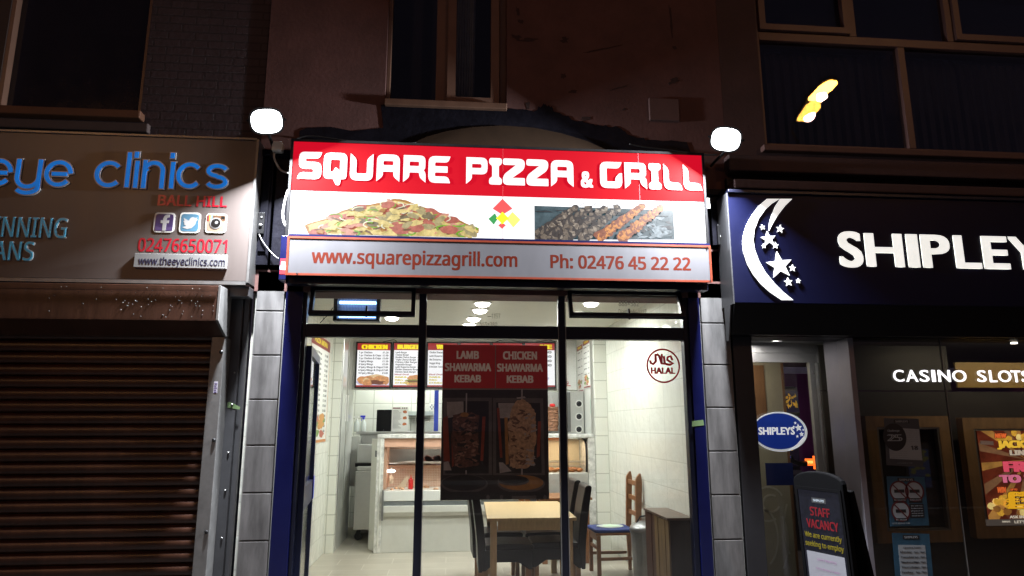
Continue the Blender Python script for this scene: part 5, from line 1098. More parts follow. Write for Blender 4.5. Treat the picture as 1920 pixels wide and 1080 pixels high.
for r, z in prof:
    for j in range(n_): aa = 2*PI*j/n_; rr = r*(1+rn.uniform(-.06, .06)); vs.append((sx+rr*math.cos(aa), 4.05+rr*math.sin(aa), z))
fs = [(i*n_+j, i*n_+(j+1) % n_, (i+1)*n_+(j+1) % n_, (i+1)*n_+j) for i in range(N) for j in range(n_)]+[tuple(range(n_))[::-1], tuple(range(N*n_, N*n_+n_))]
mb.add(vs, fs); mb.build('meat_stack', M('roast_meat', (.2, .09, .045), .55, var=.5, vs=25, bump=.8, bs=60, stretch=(1, 1, 3)), DM)
mb = MB(); mb.tube([(sx, 4.05, czt+.01), (sx, 4.05, zt+.16)], .008, 8); mb.build('spit', m_steel, DM); mb = MB(); mb.lathe([(.03, 0), (.045, .02), (.03, .045)], (sx, 4.05, zt), 14); mb.build('tomato', m_ket, DM, smooth=True)
# white partition on the counter
mb = MB(); mb.box(1.901, 1.929, 3.5, 4.6, czt+.002, ZC-.001); mb.build('partition', M('white_partition', (.7, .71, .66), .2), B1)
mb = MB(); mb.box(1.895, 1.935, 3.47, 3.499, czt+.001, ZC-.002); mb.build('partition_edge', m_steel, B1)
mb = MB(); p = PL((1.9, 0, 0), (0, -1, 0)); mb.rect(-3.56, -3.52, 1.72, 1.92, p, .0005, .0012); tag(mb.build('side_sticker', M('green_grey_sticker', (.3, .42, .34), .5, var=.4, vs=60)), 'small upright sticker on the edge of the white partition', 'sticker')

# ------------------------------------------------------------------ dining furniture
m_wood = M('pale_beech', (.48, .35, .18), .35, var=.14, vs=4, stretch=(14, 2, 2)); m_leather = M('black_leather', (.01, .008, .008), .4, spec=.3, var=.3, vs=8, bump=.15, bs=120); m_oak = M('oak_leg', (.32, .18, .08), .45, var=.2, vs=5, stretch=(4, 4, 1)); m_pine = M('orange_pine', (.21, .085, .03), .4, var=.2, vs=5, stretch=(3, 12, 3))
FZ = .02
def table(name, lab, cx, cy, w, l, h, mt, rz):
    t = thing(name, lab, 'table', (cx, cy, FZ), rz)
    mb = MB(); mb.box(-w/2, w/2, -l/2, l/2, h-.028, h); mb.build('tabletop', mt, t, local=True, bevel=.004)
    mb = MB(); k = .05; mb.box(-w/2+k+.05, w/2-k-.05, -l/2+k, -l/2+k+.02, h-.115, h-.029); mb.box(-w/2+k+.05, w/2-k-.05, l/2-k-.02, l/2-k, h-.115, h-.029); mb.box(-w/2+k, -w/2+k+.02, -l/2+k+.05, l/2-k-.05, h-.115, h-.029); mb.box(w/2-k-.02, w/2-k, -l/2+k+.05, l/2-k-.05, h-.115, h-.029); mb.build('apron', mt, t, local=True, bevel=.002)
    for sx_ in (-1, 1):
        for sy in (-1, 1):
            mb = MB(); x, y = sx_*(w/2-k-.012), sy*(l/2-k-.012); mb.box(x-.03, x+.03, y-.03, y+.03, 0, h-.0295); mb.build('leg', mt, t, local=True, bevel=.003)
    return t
table('dining_table', 'pale beech dining table in the window bay', .795, 1.53, .82, 1.34, .735, m_wood, -.03)
table('side_table', 'orange pine table behind the pale beech table', 1.38, 2.85, .62, .6, .73, m_pine, 0)
def leather_chair(x, y, rz, lab):
    t = thing('leather_chair', lab, 'chair', (x, y, FZ), rz, 'black leather chairs at the beech table')
    side = PL((0, .21, 0), (1, 0, 0)); 
    mb = MB(); mb.prism([(0, .26), (.03, .26), (.12, .335), (.33, .335), (.43, .27), (.46, .27), (.46, .44), (0, .44)], side, 0, .42); mb.build('skirt', m_leather, t, local=True, bevel=.006)
    mb = MB(); mb.prism(rounded([(.03, .4405, .01), (.475, .4405, .02), (.475, .485, .03), (.2, .495, .05), (.03, .485, .01)]), PL((0, .218, 0), (1, 0, 0)), 0, .436); mb.build('seat', m_leather, t, local=True, bevel=.01)
    mb = MB(); mb.prism(rounded([(-.035, .25, .01), (.0, .25, .01), (.029, .48, .05), (.005, .75, .2), (-.05, 1.0, .03), (-.115, 1.0, .03), (-.075, .75, .2), (-.045, .48, .05)]), PL((0, .215, 0), (1, 0, 0)), 0, .43); mb.build('backrest', m_leather, t, local=True, bevel=.012)
    for xx in (.03, .42):
        for yy_ in (-.18, .18):
            mb = MB(); mb.add([(xx-.019, yy_-.019, .0), (xx+.019, yy_-.019, 0), (xx+.019, yy_+.019, 0), (xx-.019, yy_+.019, 0), (xx-.022, yy_-.022, .33), (xx+.022, yy_-.022, .33), (xx+.022, yy_+.022, .33), (xx-.022, yy_+.022, .33)], [(3, 2, 1, 0), (4, 5, 6, 7), (0, 1, 5, 4), (1, 2, 6, 5), (2, 3, 7, 6), (3, 0, 4, 7)]); mb.build('leg', m_oak, t, local=True)
    return t
def copy_tree(o, parent=None):
    c = o.copy(); COL.objects.link(c)
    if parent: c.parent = parent
    for ch in list(o.children): copy_tree(ch, c)
    return c
ch0 = leather_chair(.33, 1.18, 0, 'black leather chair on the left of the beech table, nearest the street')
for x, y, rz, lab in ((.3, 1.88, .03, 'black leather chair on the left of the beech table, farther inside'), (1.27, 1.24, PI-.05, 'black leather chair with its whole back in view, right of the beech table'), (1.27, 1.86, PI+.02, 'black leather chair on the right of the beech table, half hidden by the nearer chair')):
    c = copy_tree(ch0); c.location = (x, y, FZ); c.rotation_euler.z = rz; c['label'] = lab
def wood_chair(x, y, rz, lab, mt, cushion):
    t = thing('wooden_chair', lab, 'chair', (x, y, FZ), rz)
    mb = MB(); mb.box(-.02, .42, -.2, .2, .42, .445); mb.build('seat', mt, t, local=True, bevel=.006)
    for s_ in (-1, 1):
        mb = MB(); pf_ = PL((0, s_*.18+.02, 0), (1, 0, 0)); mb.prism(rounded([(-.06, 0, 0), (-.03, 0, 0), (-.015, .45, .1), (-.035, 1.0, .03), (-.085, 1.06, .02), (-.1, .98, .03), (-.07, .45, .1)]), pf_, 0, .04); mb.build('leg', mt, t, local=True, bevel=.004)
        mb = MB(); mb.box(.37, .41, s_*.18-.02, s_*.18+.02, 0, .419); mb.build('leg', mt, t, local=True, bevel=.004)
        mb = MB(); mb.box(-.01, .369, s_*.18-.012, s_*.18+.012, .17, .2); mb.build('stretcher', mt, t, local=True)
    mb = MB()
    for z in (.62, .78, .94): mb.box(-.065, -.045, -.159, .159, z-.025, z+.025)
    mb.build('back_rail', mt, t, local=True, bevel=.004)
    mb = MB(); mb.box(.375, .4, -.159, .159, .27, .3); mb.box(.375, .4, -.159, .159, .36, .418); mb.build('front_rail', mt, t, local=True)
    if cushion:
        mb = MB(); mb.prism(rounded([(.0, -.2, .05), (.43, -.2, .05), (.43, .2, .05), (.0, .2, .05)]), PL((0, 0, .446), (1, 0, 0), (0, 1, 0)), 0, .035, 0)
        mb.build('cushion', M('blue_fabric', (.014, .03, .14), .8, var=.2), t, local=True, bevel=.012)
        mb = MB(); mb.prism(blob(.2, -.02, .15, .13, .12, 18, 0, rn), PL((0, 0, .4822), (1, 0, 0), (0, 1, 0)), 0, .006, 0); mb.prism(blob(.2, -.02, .1, .08, .15, 16, 0, rn), PL((0, 0, .4885), (1, 0, 0), (0, 1, 0)), 0, .002, 1); mb.build('folded_cloth', [M('white_cloth', (.4, .43, .4), .8), M('pale_green_print', (.45, .58, .42), .8)], t, local=True)
    return t
wood_chair(1.98, 2.02, PI+.03, 'brown wooden chair with a blue cushion against the tiled right wall', m_pine, True)
wood_chair(.98, 2.9, .1, 'orange pine chair tucked behind the beech table, mostly hidden by the dark poster', m_pine, False)
# slatted box and bin by the right wall
t = thing('slatted_box', 'dark wooden box with plank front standing by the tiled wall', 'box', (1.97, .75, FZ))
bxx0, bxx1, by0, by1, bh = 1.865, 2.085, .28, .98, .815
m_dwood = M('dark_stained_wood', (.02, .011, .008), .5, spec=.1, var=.3, vs=5, stretch=(6, 6, 1)); m_mwood = M('weathered_plank', (.13, .082, .038), .6, spec=.1, var=.4, vs=4, stretch=(8, 8, .6)); m_rwood = M('red_brown_plank', (.06, .027, .018), .55, spec=.1, var=.35, vs=4, stretch=(8, 8, .6))
mb = MB(); mb.box(bxx0+.013, bxx1, by0, by1, .021, bh-.02); mb.build('box_carcass', m_dwood, t, bevel=.003)
mb = MB(); n_ = 7; w_ = (by1-by0)/n_
for k in range(n_): mb.box(bxx0-.004*(k % 2), bxx0+.0125, by0+k*w_+.002, by0+(k+1)*w_-.002, .022, bh-.021-.006*(k % 3), 0 if k < 4 else 1)
mb.build('front_plank', [m_mwood, m_rwood], t, bevel=.002)
mb = MB(); mb.box(bxx0-.012, bxx1, by0-.012, by1+.01, bh-.0195, bh); mb.build('box_top', M('worn_top', (.09, .05, .032), .3, var=.35, vs=4), t, bevel=.003)
p = (1.99, 1.42, FZ)
t = thing('metal_bin', 'round galvanised bin between the wooden chair and the slatted box', 'bin', p); mb = MB(); mb.lathe([(.13, 0), (.15, .5), (.155, .5), (.155, .52)], p, 24); mb.build('bin_body', M('galvanised', (.26, .26, .26), .35, .6, var=.15, vs=5), t, smooth=False); mb = MB(); mb.lathe([(.162, .521), (.162, .55), (.15, .57), (.08, .61), (.0, .62)], p, 24); o = mb.build('lid', MATS['galvanised'], t, smooth=True); mb = MB(); mb.tube([(1.9, 1.42, FZ+.6), (1.94, 1.42, FZ+.66), (2.02, 1.42, FZ+.67), (2.06, 1.42, FZ+.6)], .008, 8); mb.build('lid_handle', m_blackmetal, o)

# ------------------------------------------------------------------ amusement arcade (right)
B3 = thing('arcade_building', 'dark building with wide upstairs window above the amusement arcade', 'building', (5.5, .0, 0))
m_clad = M('brown_cladding', (.048, .024, .024), .75, var=.25, vs=3, bump=.2, bs=30)
YU = .0
ux0 = at(1428, 180, YU).x; uz0 = at(1680, 285, YU).z; uz1 = 6.2
mb = MB(); mb.box(XR+.002, ux0, 0, .3, 3.75, 6.9); mb.box(ux0, 9.5, 0, .3, 3.75, uz0); mb.box(ux0, 9.5, 0, .3, uz1, 6.9); mb.build('upper_wall', m_clad, B3)
wn = MB(); wn.box(ux0-.05, 9.5, -.07, .08, uz0-.055, uz0); WN = wn.build('window', M('upstairs_sill', (.075, .034, .028), .6, var=.2), B3, bevel=.008)
m_upb = M('brown_window_frame', (.075, .036, .032), .45, var=.1)
tz = at(1680, 80, YU+.02).z; mx_ = at(1700, 180, YU+.02).x
t1 = at(1597, 40, YU+.02).x; t2 = at(1780, 50, YU+.02).x
mb = MB(); mb.box(ux0, ux0+.03, .02, .1, uz0, uz1); mb.box(ux0+.03, 9.5, .02, .1, uz0+.001, uz0+.05); mb.box(ux0+.03, 9.5, .018, .1, tz-.045, tz+.04); mb.box(mx_-.035, mx_+.035, .02, .1, uz0+.051, tz-.046); mb.box(6.4, 6.47, .02, .1, uz0+.051, tz-.046)
for x in (t1, t2): mb.box(x-.035, x+.035, .02, .1, tz+.041, uz1)
mb.build('frame', m_upb, WN, bevel=.004)
mb = MB(); pu = FP(.012); shape(mb, frame_loops(ux0+.035, t1-.04, tz+.055, tz+.72, .06), pu, -.04, .02); mb.build('vent_sash', m_upb, WN, bevel=.005); mb = MB(); shape(mb, frame_loops(t2+.04, t2+1.15, tz+.055, tz+.72, .06), pu, -.04, .02); mb.build('vent_sash', m_upb, WN, bevel=.005)
mb = MB(); mb.box(ux0+.03, 9.5, .055, .062, uz0+.05, uz1); mb.build('pane', m_glass_up, WN); mb = MB(); mb.add([(ux0+.03, .07, uz0+.05), (9.5, .13, uz0+.05), (9.5, .165, uz1), (ux0+.03, .105, uz1)], [(0, 1, 2, 3)]); mb.build('inner_pane', m_glass_up, WN)
mb = MB(); mb.box(ux0-.05, 9.5, .9, .92, 3.7, 6.5); mb.build('dark_room', M('unlit_room', (.05, .05, .08), .9), WN)
def blinds(x0, x1, z0, z1, lab):
    mb = MB(); n = int((x1-x0)/.095)
    for k in range(n): 
        x = x0+.05+k*.095; a_ = .5+.12*math.sin(k*1.7); mb.prism([(x-.047*math.cos(a_), .2-.047*math.sin(a_)), (x+.047*math.cos(a_), .2+.047*math.sin(a_)), (x+.047*math.cos(a_), .202+.047*math.sin(a_)), (x-.047*math.cos(a_), .202-.047*math.sin(a_))], PL((0, 0, z0), (1, 0, 0), (0, 1, 0)), 0, z1-z0)
    mb.box(x0, x1, .18, .24, z1+.001, z1+.05); tag(mb.build('vertical_blind', M('dark_blind_cloth', (.055, .056, .085), .9)), lab, 'blind', 'vertical blinds in the upstairs window')
blinds(ux0+.04, mx_-.04, uz0+.03, tz-.06, 'dark vertical blind behind the pane that mirrors the orange street lamp'); blinds(mx_+.04, 6.3, uz0+.03, tz-.06, 'dark vertical blind behind the plain right hand pane')
# ledges over the fascia
za, zb = at(1700, 338, -.1).z, at(1700, 318, -.1).z
mb = MB(); mb.box(2.43, 9.5, -.12, -.001, at(1700, 330, -.12).z, at(1700, 300, -.12).z); mb.box(2.43, 9.5, -.2, -.001, at(1700, 362, -.2).z, at(1700, 345, -.2).z); mb.build('ledge', m_clad, B3, bevel=.012)
mb = MB(); mb.box(2.43, 9.5, -.05, .3, 3.0, at(1700, 345, -.05).z-.0); mb.build('ledge_backing', m_darkpaint, B3)
# fascia
YF3 = -.24; P3 = FP(YF3)
F3 = thing('arcade_fascia', 'dark navy fascia sign with white moon and stars and glowing white SHIPLEYS letters', 'shop sign', (4.5, 0, 2.75))
fx = at(1371, 470, YF3).x; fz1 = at(1500, 366, YF3).z; fz0 = at(1560, 570, YF3).z; fzb = at(1600, 630, -.1).z
m_fn = M('navy_fascia', (.0012, .0024, .021), .45, var=.06, vs=2, spec=.2)
mb = MB(); mb.box(fx, 9.5, YF3, -.05, fz0, fz1); mb.build('panel', m_fn, F3, bevel=.004)
mb = MB(); mb.prism([(-.05, fz0-.001), (YF3+.01, fz0-.001), (-.12, fzb), (-.05, fzb)], PL((fx+.005, 0, 0), (0, 1, 0)), 0, 9.5-fx); mb.build('lower_panel', M('black_fascia_soffit', (.003, .003, .005), .45, var=.1, spec=.2), F3)
mb = MB(); mb.box(fx-.0, 9.5, YF3-.02, -.05, fz1+.001, fz1+.03); mb.build('top_trim', m_navy, F3, bevel=.004)
mb = MB(); mb.box(fx-.012, fx-.001, YF3-.004, -.002, fz0-.01, fz1); mb.prism([(-.05, fz0-.012), (YF3+.06, fz0-.012), (-.1, fzb-.05), (-.05, fzb-.05)], PL((fx-.012, 0, 0), (0, 1, 0)), 0, .011); mb.build('end_trim', m_greypanel, F3)
m_lw = M('lit_white_letter', (.95, .96, .9), .4, emit=.82, var=.07, vs=7)
m_mw = M('white_moon_panel', (.9, .9, .88), .4, emit=.72)
def m3(x, y): return uv(1320+x*.3519, 300+y*.3519, YF3)
def bez(a, b, c, n=18): return [((1-t)**2*a[0]+2*t*(1-t)*b[0]+t*t*c[0], (1-t)**2*a[1]+2*t*(1-t)*b[1]+t*t*c[1]) for t in [i/n for i in range(n+1)]]
outer = [(332, 209), (290, 245), (250, 300), (222, 355), (207, 405), (203, 450), (210, 500), (228, 555), (258, 608), (300, 660), (350, 705), (412, 747)]
inner = [(472, 747), (420, 705), (370, 655), (325, 600), (290, 540), (268, 480), (260, 430), (266, 370), (288, 315), (322, 268), (358, 235), (400, 209)]
mb = MB(); mb.prism([m3(*p) for p in outer+inner], P3, .001, .012); mb.build('moon', m_mw, F3)
mb = MB(); mb.prism([m3(*p) for p in [(403, 209), (467, 209), (430, 245), (395, 290), (366, 335), (344, 379), (346, 340), (356, 300), (376, 250)]], P3, .001, .012); mb.build('moon_tail', m_mw, F3)
for x, y, r, ro in ((309, 360, 15, 100), (403, 369, 22, 80), (341, 422, 42, 97), (378, 457, 18, 85), (316, 460, 13, 95), (400, 562, 72, 97), (469, 577, 19, 85), (447, 651, 24, 95), (500, 645, 14, 85)):
    c0 = m3(x, y); k = abs(m3(x+1, y)[0]-c0[0]); mb = MB(); mb.prism(star(c0[0], c0[1], r*k, ro), P3, .001, .012); mb.build('star', m_mw, F3)
sz1_ = (at(1600, 437, YF3).z+at(1860, 443, YF3).z)/2; sz0_ = (at(1600, 500, YF3).z+at(1860, 504, YF3).z)/2
for ch, xa, xb in (('S', 1572, 1617), ('H', 1622, 1693), ('I', 1700, 1722), ('P', 1727, 1781), ('L', 1789, 1837), ('E', 1841, 1890), ('Y', 1892, 1948), ('S', 1954, 2000)):
    xm = (xa+xb)/2; a, b = at(xa, 472, YF3).x, at(xb, 472, YF3).x
    mb = MB(); T(mb, ch, P3, a, b, sz0_-(.012 if ch == 'S' else 0), sz1_+(.012 if ch == 'S' else 0), d0=.003, d1=.007, bold=.032, res=5, fk=None, fit='ink'); mb.build('letter', m_lw, F3)
# ground floor front: dark pier, recessed door, angled column, glazed front
m_dgrey = M('dark_grey_panel', (.026, .026, .03), .4, .1, var=.15, vs=3)
px0, px1 = 2.41, at(1424, 850, .0).x
mb = MB(); mb.box(px0, px1, .0, 1.2, 0, fzb); mb.build('grey_pier', m_dgrey, B3, bevel=.004)
mb = MB(); mb.box(px0, 9.5, .0, .3, fzb-.0, 3.0); mb.build('beam', m_darkpaint, B3)
YD = .75
cz3 = at(1470, 640, .35).z
mb = MB(); mb.box(px1, 9.5, .01, 3.5, cz3+.03, fzb-.001) if cz3+.03 < fzb-.001 else mb.box(px1, 9.5, .31, 3.5, cz3+.03, cz3+.1); mb.build('porch_ceiling', M('porch_white', (.3, .3, .3), .6), B3)
colx0, colx1 = at(1585, 850, .33).x, at(1606, 850, .05).x
mb = MB(); mb.prism([(colx1, .02), (colx1+.05, .02), (colx1+.05, .5), (colx0+.05, .37), (colx0, .36)], PL((0, 0, 0), (1, 0, 0), (0, 1, 0)), 0, cz3+.025); mb.build('pale_column', M('pale_grey_column', (.2, .19, .22), .4, .1, var=.1), B3, bevel=.004)
p = at(1463, 646, .4)
def dl2(x, y, z, lab, e):
    t = thing('porch_downlight', lab, 'downlight', (x, y, z)); mb = MB(); mb.lathe([(.09, 0), (.09, -.01), (.07, -.012), (.07, 0)], (x, y, z), 24); mb.build('trim_ring', m_alu, t)
    mb = MB(); mb.lathe([(.068, -.001), (.068, -.01)], (x, y, z), 20); mb.build('lens', M('downlight_glow', (1, .97, .9), .4, emit=14), t); light('porch_lamp', 'AREA', (x, y, z-.02), e, (1, .95, .88), t, shape='DISK', size=.12)
dl2(p.x, .42, cz3+.028, 'bright round downlight in the porch ceiling over the arcade door', 3.5)
# arcade door
dx0, dx1 = px1+.002, at(1549, 850, YD).x; dz1 = at(1480, 662, YD).z
AD = thing('arcade_door', 'glass arcade door with silver frame and oval sign', 'door', ((dx0+dx1)/2, YD, .02))
mb = MB(); shape(mb, frame_loops(dx0-.3, dx1, .03, dz1, .09), FP(YD), -.05, 0); mb.build('frame', M('silver_door_frame', (.4, .4, .41), .35, .5, var=.06), AD, bevel=.004)
mb = MB(); mb.rect(dx0-.2, dx1-.09, .12, dz1-.09, FP(YD), -.03, -.022); mb.build('pane', m_glass_thin, AD)
mb = MB(); x = dx1-.045; mb.tube([(x, YD-.06, .5), (x, YD-.06, dz1-.1)], .022, 10); mb.box(x-.01, x+.01, YD-.059, YD-.001, dz1-.2, dz1-.17); mb.box(x-.01, x+.01, YD-.059, YD-.001, .6, .63); mb.build('handle', m_alu, AD, smooth=False)
mb = MB(); mb.box(dx1+.001, dx1+.09, YD-.02, YD+.05, .02, dz1); mb.box(px1, dx1+.09, YD-.01, YD+.05, dz1+.001, cz3+.029); mb.build('door_post', M('silver_door_frame', (.4, .4, .41), .35, .5), AD)
# oval sign on the door
YO = YD-.028; PO2 = FP(YO)
a, b, c, d = R4(1410, 772, 1513, 847, YO)
OV = thing('oval_sign', 'blue oval SHIPLEYS sign with white rim on the arcade door', 'sign', ((a+b)/2, YO, c)); cx, cz, rx, rz_ = (a+b)/2, (c+d)/2, (b-a)/2, (d-c)/2
mb = MB(); mb.prism(arc(cx, cz, rx, rz_, 0, 352, 44), PO2, .001, .008); mb.build('rim', M('sign_rim', (.75, .8, .85), .3, emit=.35), OV)
mb = MB(); mb.prism(arc(cx-.008, cz+.004, rx*.93, rz_*.9, 0, 352, 44), PO2, .0082, .01); mb.build('oval_panel', M('sign_blue', (.01, .035, .28), .3, emit=.3), OV)
m_sw = M('sign_white', (.8, .82, .85), .4, emit=.5)
mb = MB(); TP(mb, 'SHIPLEYS', 1421, 801, 1489, 815, YO, d0=.0102, d1=.012, bold=.035, fk=None); mb.build('lettering', m_sw, OV)
mb = MB(); k = rx*2/103
for x, y, r in ((1496, 802, 7.5), (1490, 793, 3), (1502, 814, 5), (1494, 818, 3), (1505, 806, 2.5), (1487, 800, 2.2)):
    q = uv(x, y, YO); mb.prism(star(q[0], q[1], r*k, 95), PO2, .0102, .012)
mb.prism([uv(*p, YO) for p in ((1506, 818), (1510, 822), (1496, 838), (1478, 845), (1494, 832))], PO2, .0102, .012); mb.build('star_mark', m_sw, OV)
x0, x1, z0, z1 = R4(1436, 868, 1487, 910, YO)
mb = MB(); mb.rect(x0, x1, z0, z1, PO2, -.001, .004); tag(mb.build('blue_notice', M('notice_blue', (.008, .02, .11), .4, var=.1)), 'plain dark blue panel on the arcade door below the oval sign', 'panel')
# inside behind the door
YI3 = 2.4
sheet('arcade_floor', px1, 9.5, .0, 4.6, .021, M('arcade_carpet', (.03, .025, .03), .9, var=.4, vs=8))
mb = MB(); mb.box(px1-.1, 9.5, 4.6, 4.7, .022, cz3+.02); mb.build('arcade_back_wall', M('purple_wall', (.2, .03, .24), .6, var=.1), B3)
a, b, c, d = R4(1410, 640, 1478, 1060, 1.6)
t = thing('swirl_screen', 'tan screen panel with pale swirls seen through the arcade door', 'screen panel', ((a+b)/2, 1.6, .022)); mb = MB(); mb.box(a-.6, b, 1.6, 1.66, .022, cz3-.05); mb.build('screen_panel', M('tan_panel', (.3, .27, .2), .5, var=.08), t)
mb = MB(); mb.box(b-.012, b+.01, 1.58, 1.67, .022, cz3-.05); x_, xx_, _, _ = R4(1420, 690, 1436, 800, 1.58); mb.box(x_-.1, xx_, 1.58, 1.597, 1.6, 2.22); mb.build('wood_edge', M('brown_veneer', (.16, .08, .035), .45, var=.2, vs=4, stretch=(6, 6, 1)), t)
mb = MB(); P16 = FP(1.6); sc3 = lambda x, y: uv(x, y, 1.6)
for st in ([sc3(*p) for p in arc(1440, 945, 30, 32, 60, 330, 20)], [sc3(*p) for p in arc(1446, 944, 16, 16, 20, 300, 16)], [sc3(*p) for p in arc(1430, 1010, 28, 55, -80, 60, 16)], [sc3(*p) for p in arc(1500, 985, 30, 70, 130, 215, 14)], [sc3(*p) for p in arc(1455, 1020, 22, 60, -60, 50, 14)]): stroke(mb, st, .02, P16, .001, .004+.0003*len(st)%.002)
mb.build('swirl', M('pale_swirl', (.42, .39, .32), .5), t)
def slot_machine(px0, px1, ytop, Y, lab, e, art):
    a, b, _, d = R4(px0, ytop, px1, 1000, Y)
    t = thing('slot_machine', lab, 'slot machine', ((a+b)/2, Y, .022), 0, 'slot machines in the arcade'); w_ = b-a
    mb = MB(); mb.prism([(Y+.5, .022), (Y, .022), (Y, .75), (Y-.06, .9), (Y-.06, .95), (Y+.08, 1.0), (Y+.08, d-.4), (Y-.02, d-.38), (Y-.0, d-.02), (Y+.1, d), (Y+.5, d)], PL((a, 0, 0), (0, 1, 0)), 0, w_); mb.build('machine_body', M('machine_black', (.02, .018, .03), .3), t, bevel=.01)
    pm = FP(Y+.078); mb = MB(); mb.rect(a+.06*w_, b-.06*w_, 1.05, d-.43, pm, .001, .006); mb.build('machine_screen', M('machine_screen_%s' % art, (.03, .02, .05), .2, emit=e), t)
    pt_ = FP(Y-.022); mb = MB(); mb.rect(a+.04*w_, b-.04*w_, d-.34, d-.06, pt_, .001, .006); mb.build('top_glass', M('machine_top', (.03, .025, .1), .2, emit=e*.6), t)
    mg = M('machine_gold', (.7, .38, .04), .4, emit=.32, var=.5, vs=20); mb = MB(); dd = .007; rr = random.Random(px0)
    for k in range(26):
        mb.prism(blob(a+w_*rr.uniform(.18, .82), d-.2+rr.uniform(-.07, .08), w_*rr.uniform(.02, .07), rr.uniform(.01, .035), .5, 9, rr.uniform(-1, 1), rr), pt_, dd, dd+.0004); dd += .0002
    mb.build('top_artwork', mg, t)
    mb = MB(); dd = .007
    for k in range(22):
        mb.prism(blob(a+w_*rr.uniform(.3, .7), 1.25+rr.uniform(0, max(.2, d-1.9)), w_*rr.uniform(.02, .09), rr.uniform(.01, .04), .4, 9, rr.uniform(-1, 1), rr), pm, dd, dd+.0004); dd += .0002
    mb.build('screen_artwork', mg, t)
    mb = MB()
    for k in range(5): mb.lathe([(.022, 0), (.02, .014)], (a+w_*(.2+.15*k), Y-.03, .925), 12)
    mb.build('button', M('button_red', (.5, .05, .04), .3, emit=.15), t)
slot_machine(1470, 1506, 724, 3.1, 'dark slot machine with golden artwork seen through the arcade door', .12, 'a')
# glowing sign arm behind the door
p = at(1520, 866, 2.0)
t = thing('glowing_orange_sign', 'small glowing orange lettered sign on a black curved arm inside the arcade door', 'sign', p)
mb = MB(); mb.tube([at(1481, 855, 2.0), at(1486, 864, 2.0), at(1498, 869, 2.0), at(1512, 869, 2.0)], .03, 10); mb.build('curved_arm', m_black, t, smooth=True)
x0, x1, z0, z1 = R4(1511, 860, 1526, 873, 2.0); mb = MB(); mb.box(x0, x1, 1.99, 2.02, z0, z1); mb.box(x1+.001, x1+.03, 1.985, 2.02, z0-.04, z1+.03); mb.build('glow_panel', M('orange_glow', (1, .16, .02), .4, emit=1.7), t)
mb = MB(); TP(mb, 'OPEN', 1513, 864, 1524, 869, 1.988, d0=0, d1=.001, bold=.05); mb.build('glow_lines', M('amber_glow', (1, .6, .15), .4, emit=1.5), t)
mb = MB(); p = at(1481, 857, 1.965); mb.lathe([(.008, 0), (.006, .006)], p, 8, axis='Y'); mb.build('blue_indicator', M('blue_led', (.05, .1, 1), .3, emit=2), t)
light('arcade_fill', 'AREA', (3.0, 1.15, cz3-.1), 5, (1, .9, .75), None, shape='DISK', size=.4, aim=(0, .6, -.8)); light('arcade_fill', 'AREA', (3.6, 3.0, cz3-.05), 14, (1, .85, .7), None, shape='DISK', size=.5)  # unseen fill lights added to brighten the arcade interior
# --- glazed front
YGL = .03; gxl = colx1+.055
GF = thing('arcade_shopfront', 'dark glass front of the arcade with a slim joint between panes', 'shopfront', (5, YGL, .02))
jx = at(1786, 830, YGL).x
for a, b in ((gxl, jx-.004), (jx+.004, 9.0)):
    mb = MB(); mb.box(a, b, YGL, YGL+.012, .06, cz3+.02); mb.build('window_pane', glass_mat('arcade_glass', (.72, .71, .69)) if 'arcade_glass' not in MATS else MATS['arcade_glass'], GF)
mb = MB(); mb.box(jx-.003, jx+.003, YGL-.002, YGL+.014, .06, cz3+.02); mb.build('glass_joint', m_alu, GF)
mb = MB(); mb.box(gxl, 9.0, YGL-.01, YGL+.04, .02, .058); mb.box(gxl, 9.0, YGL-.01, YGL+.04, cz3+.021, cz3+.029); mb.build('channel', m_blackmetal, GF)
# window display boards inside
m_db = M('dark_display_board', (.02, .018, .017), .5, var=.2)
YB3 = .48
mb = MB(); mb.box(gxl, 9.0, YB3+.12, YB3+.14, .022, at(1700, 733, YB3).z); mb.box(gxl, at(1790, 705, YB3+.05).x, YB3+.12, YB3+.14, at(1700, 731, YB3).z, cz3); mb.build('window_board', m_db, GF)
x0, x1, z0, z1 = R4(1793, 680, 1990, 727, YB3+.1)
mb = MB(); mb.box(x0, x1+1, YB3+.1, YB3+.119, z0, z1); TB = mb.build('tan_board', M('golden_board', (.34, .22, .07), .45, var=.15, vs=4), GF)
light('board_fill', 'AREA', (x0+.6, .08, cz3-.03), 12, (1, .86, .6), GF, shape='RECTANGLE', size=2.0, size_y=.05, aim=(0, .25, -1))  # unseen fill light added to brighten the tan board and poster frames
mb = MB(); mb.box(x0+.3, x0+.345, .2, .23, cz3-.02, cz3-.005); mb.build('lamp_strip', M('strip_glow', (1, .95, .85), .4, emit=6), GF)
# CASINO SLOTS letters on the glass
CS = thing('casino_sign', 'glowing white CASINO SLOTS letters on the dark arcade window', 'shop sign', at(1800, 716, 0)); YC3 = .0245; PC3 = FP(YC3)
m_cl = M('casino_letter_glow', (.98, .98, 1), .4, emit=1.3); z0 = at(1790, 716, YC3).z; z1 = at(1790, 694, YC3).z
for ch, xa, xb in (('C', 1675, 1695), ('A', 1699, 1721), ('S', 1725, 1742), ('I', 1748, 1754), ('N', 1760, 1782), ('O', 1786, 1812), ('S', 1833, 1849), ('L', 1856, 1869), ('O', 1872, 1896), ('T', 1897, 1914), ('S', 1916, 1932)):
    mb = MB(); T(mb, ch, PC3, at(xa, 705, YC3).x, at(xb, 705, YC3).x, z0, z1, d0=-.004, d1=.002, bold=.008, res=4, fk=None, fit='ink'); mb.build('letter', m_cl, CS)
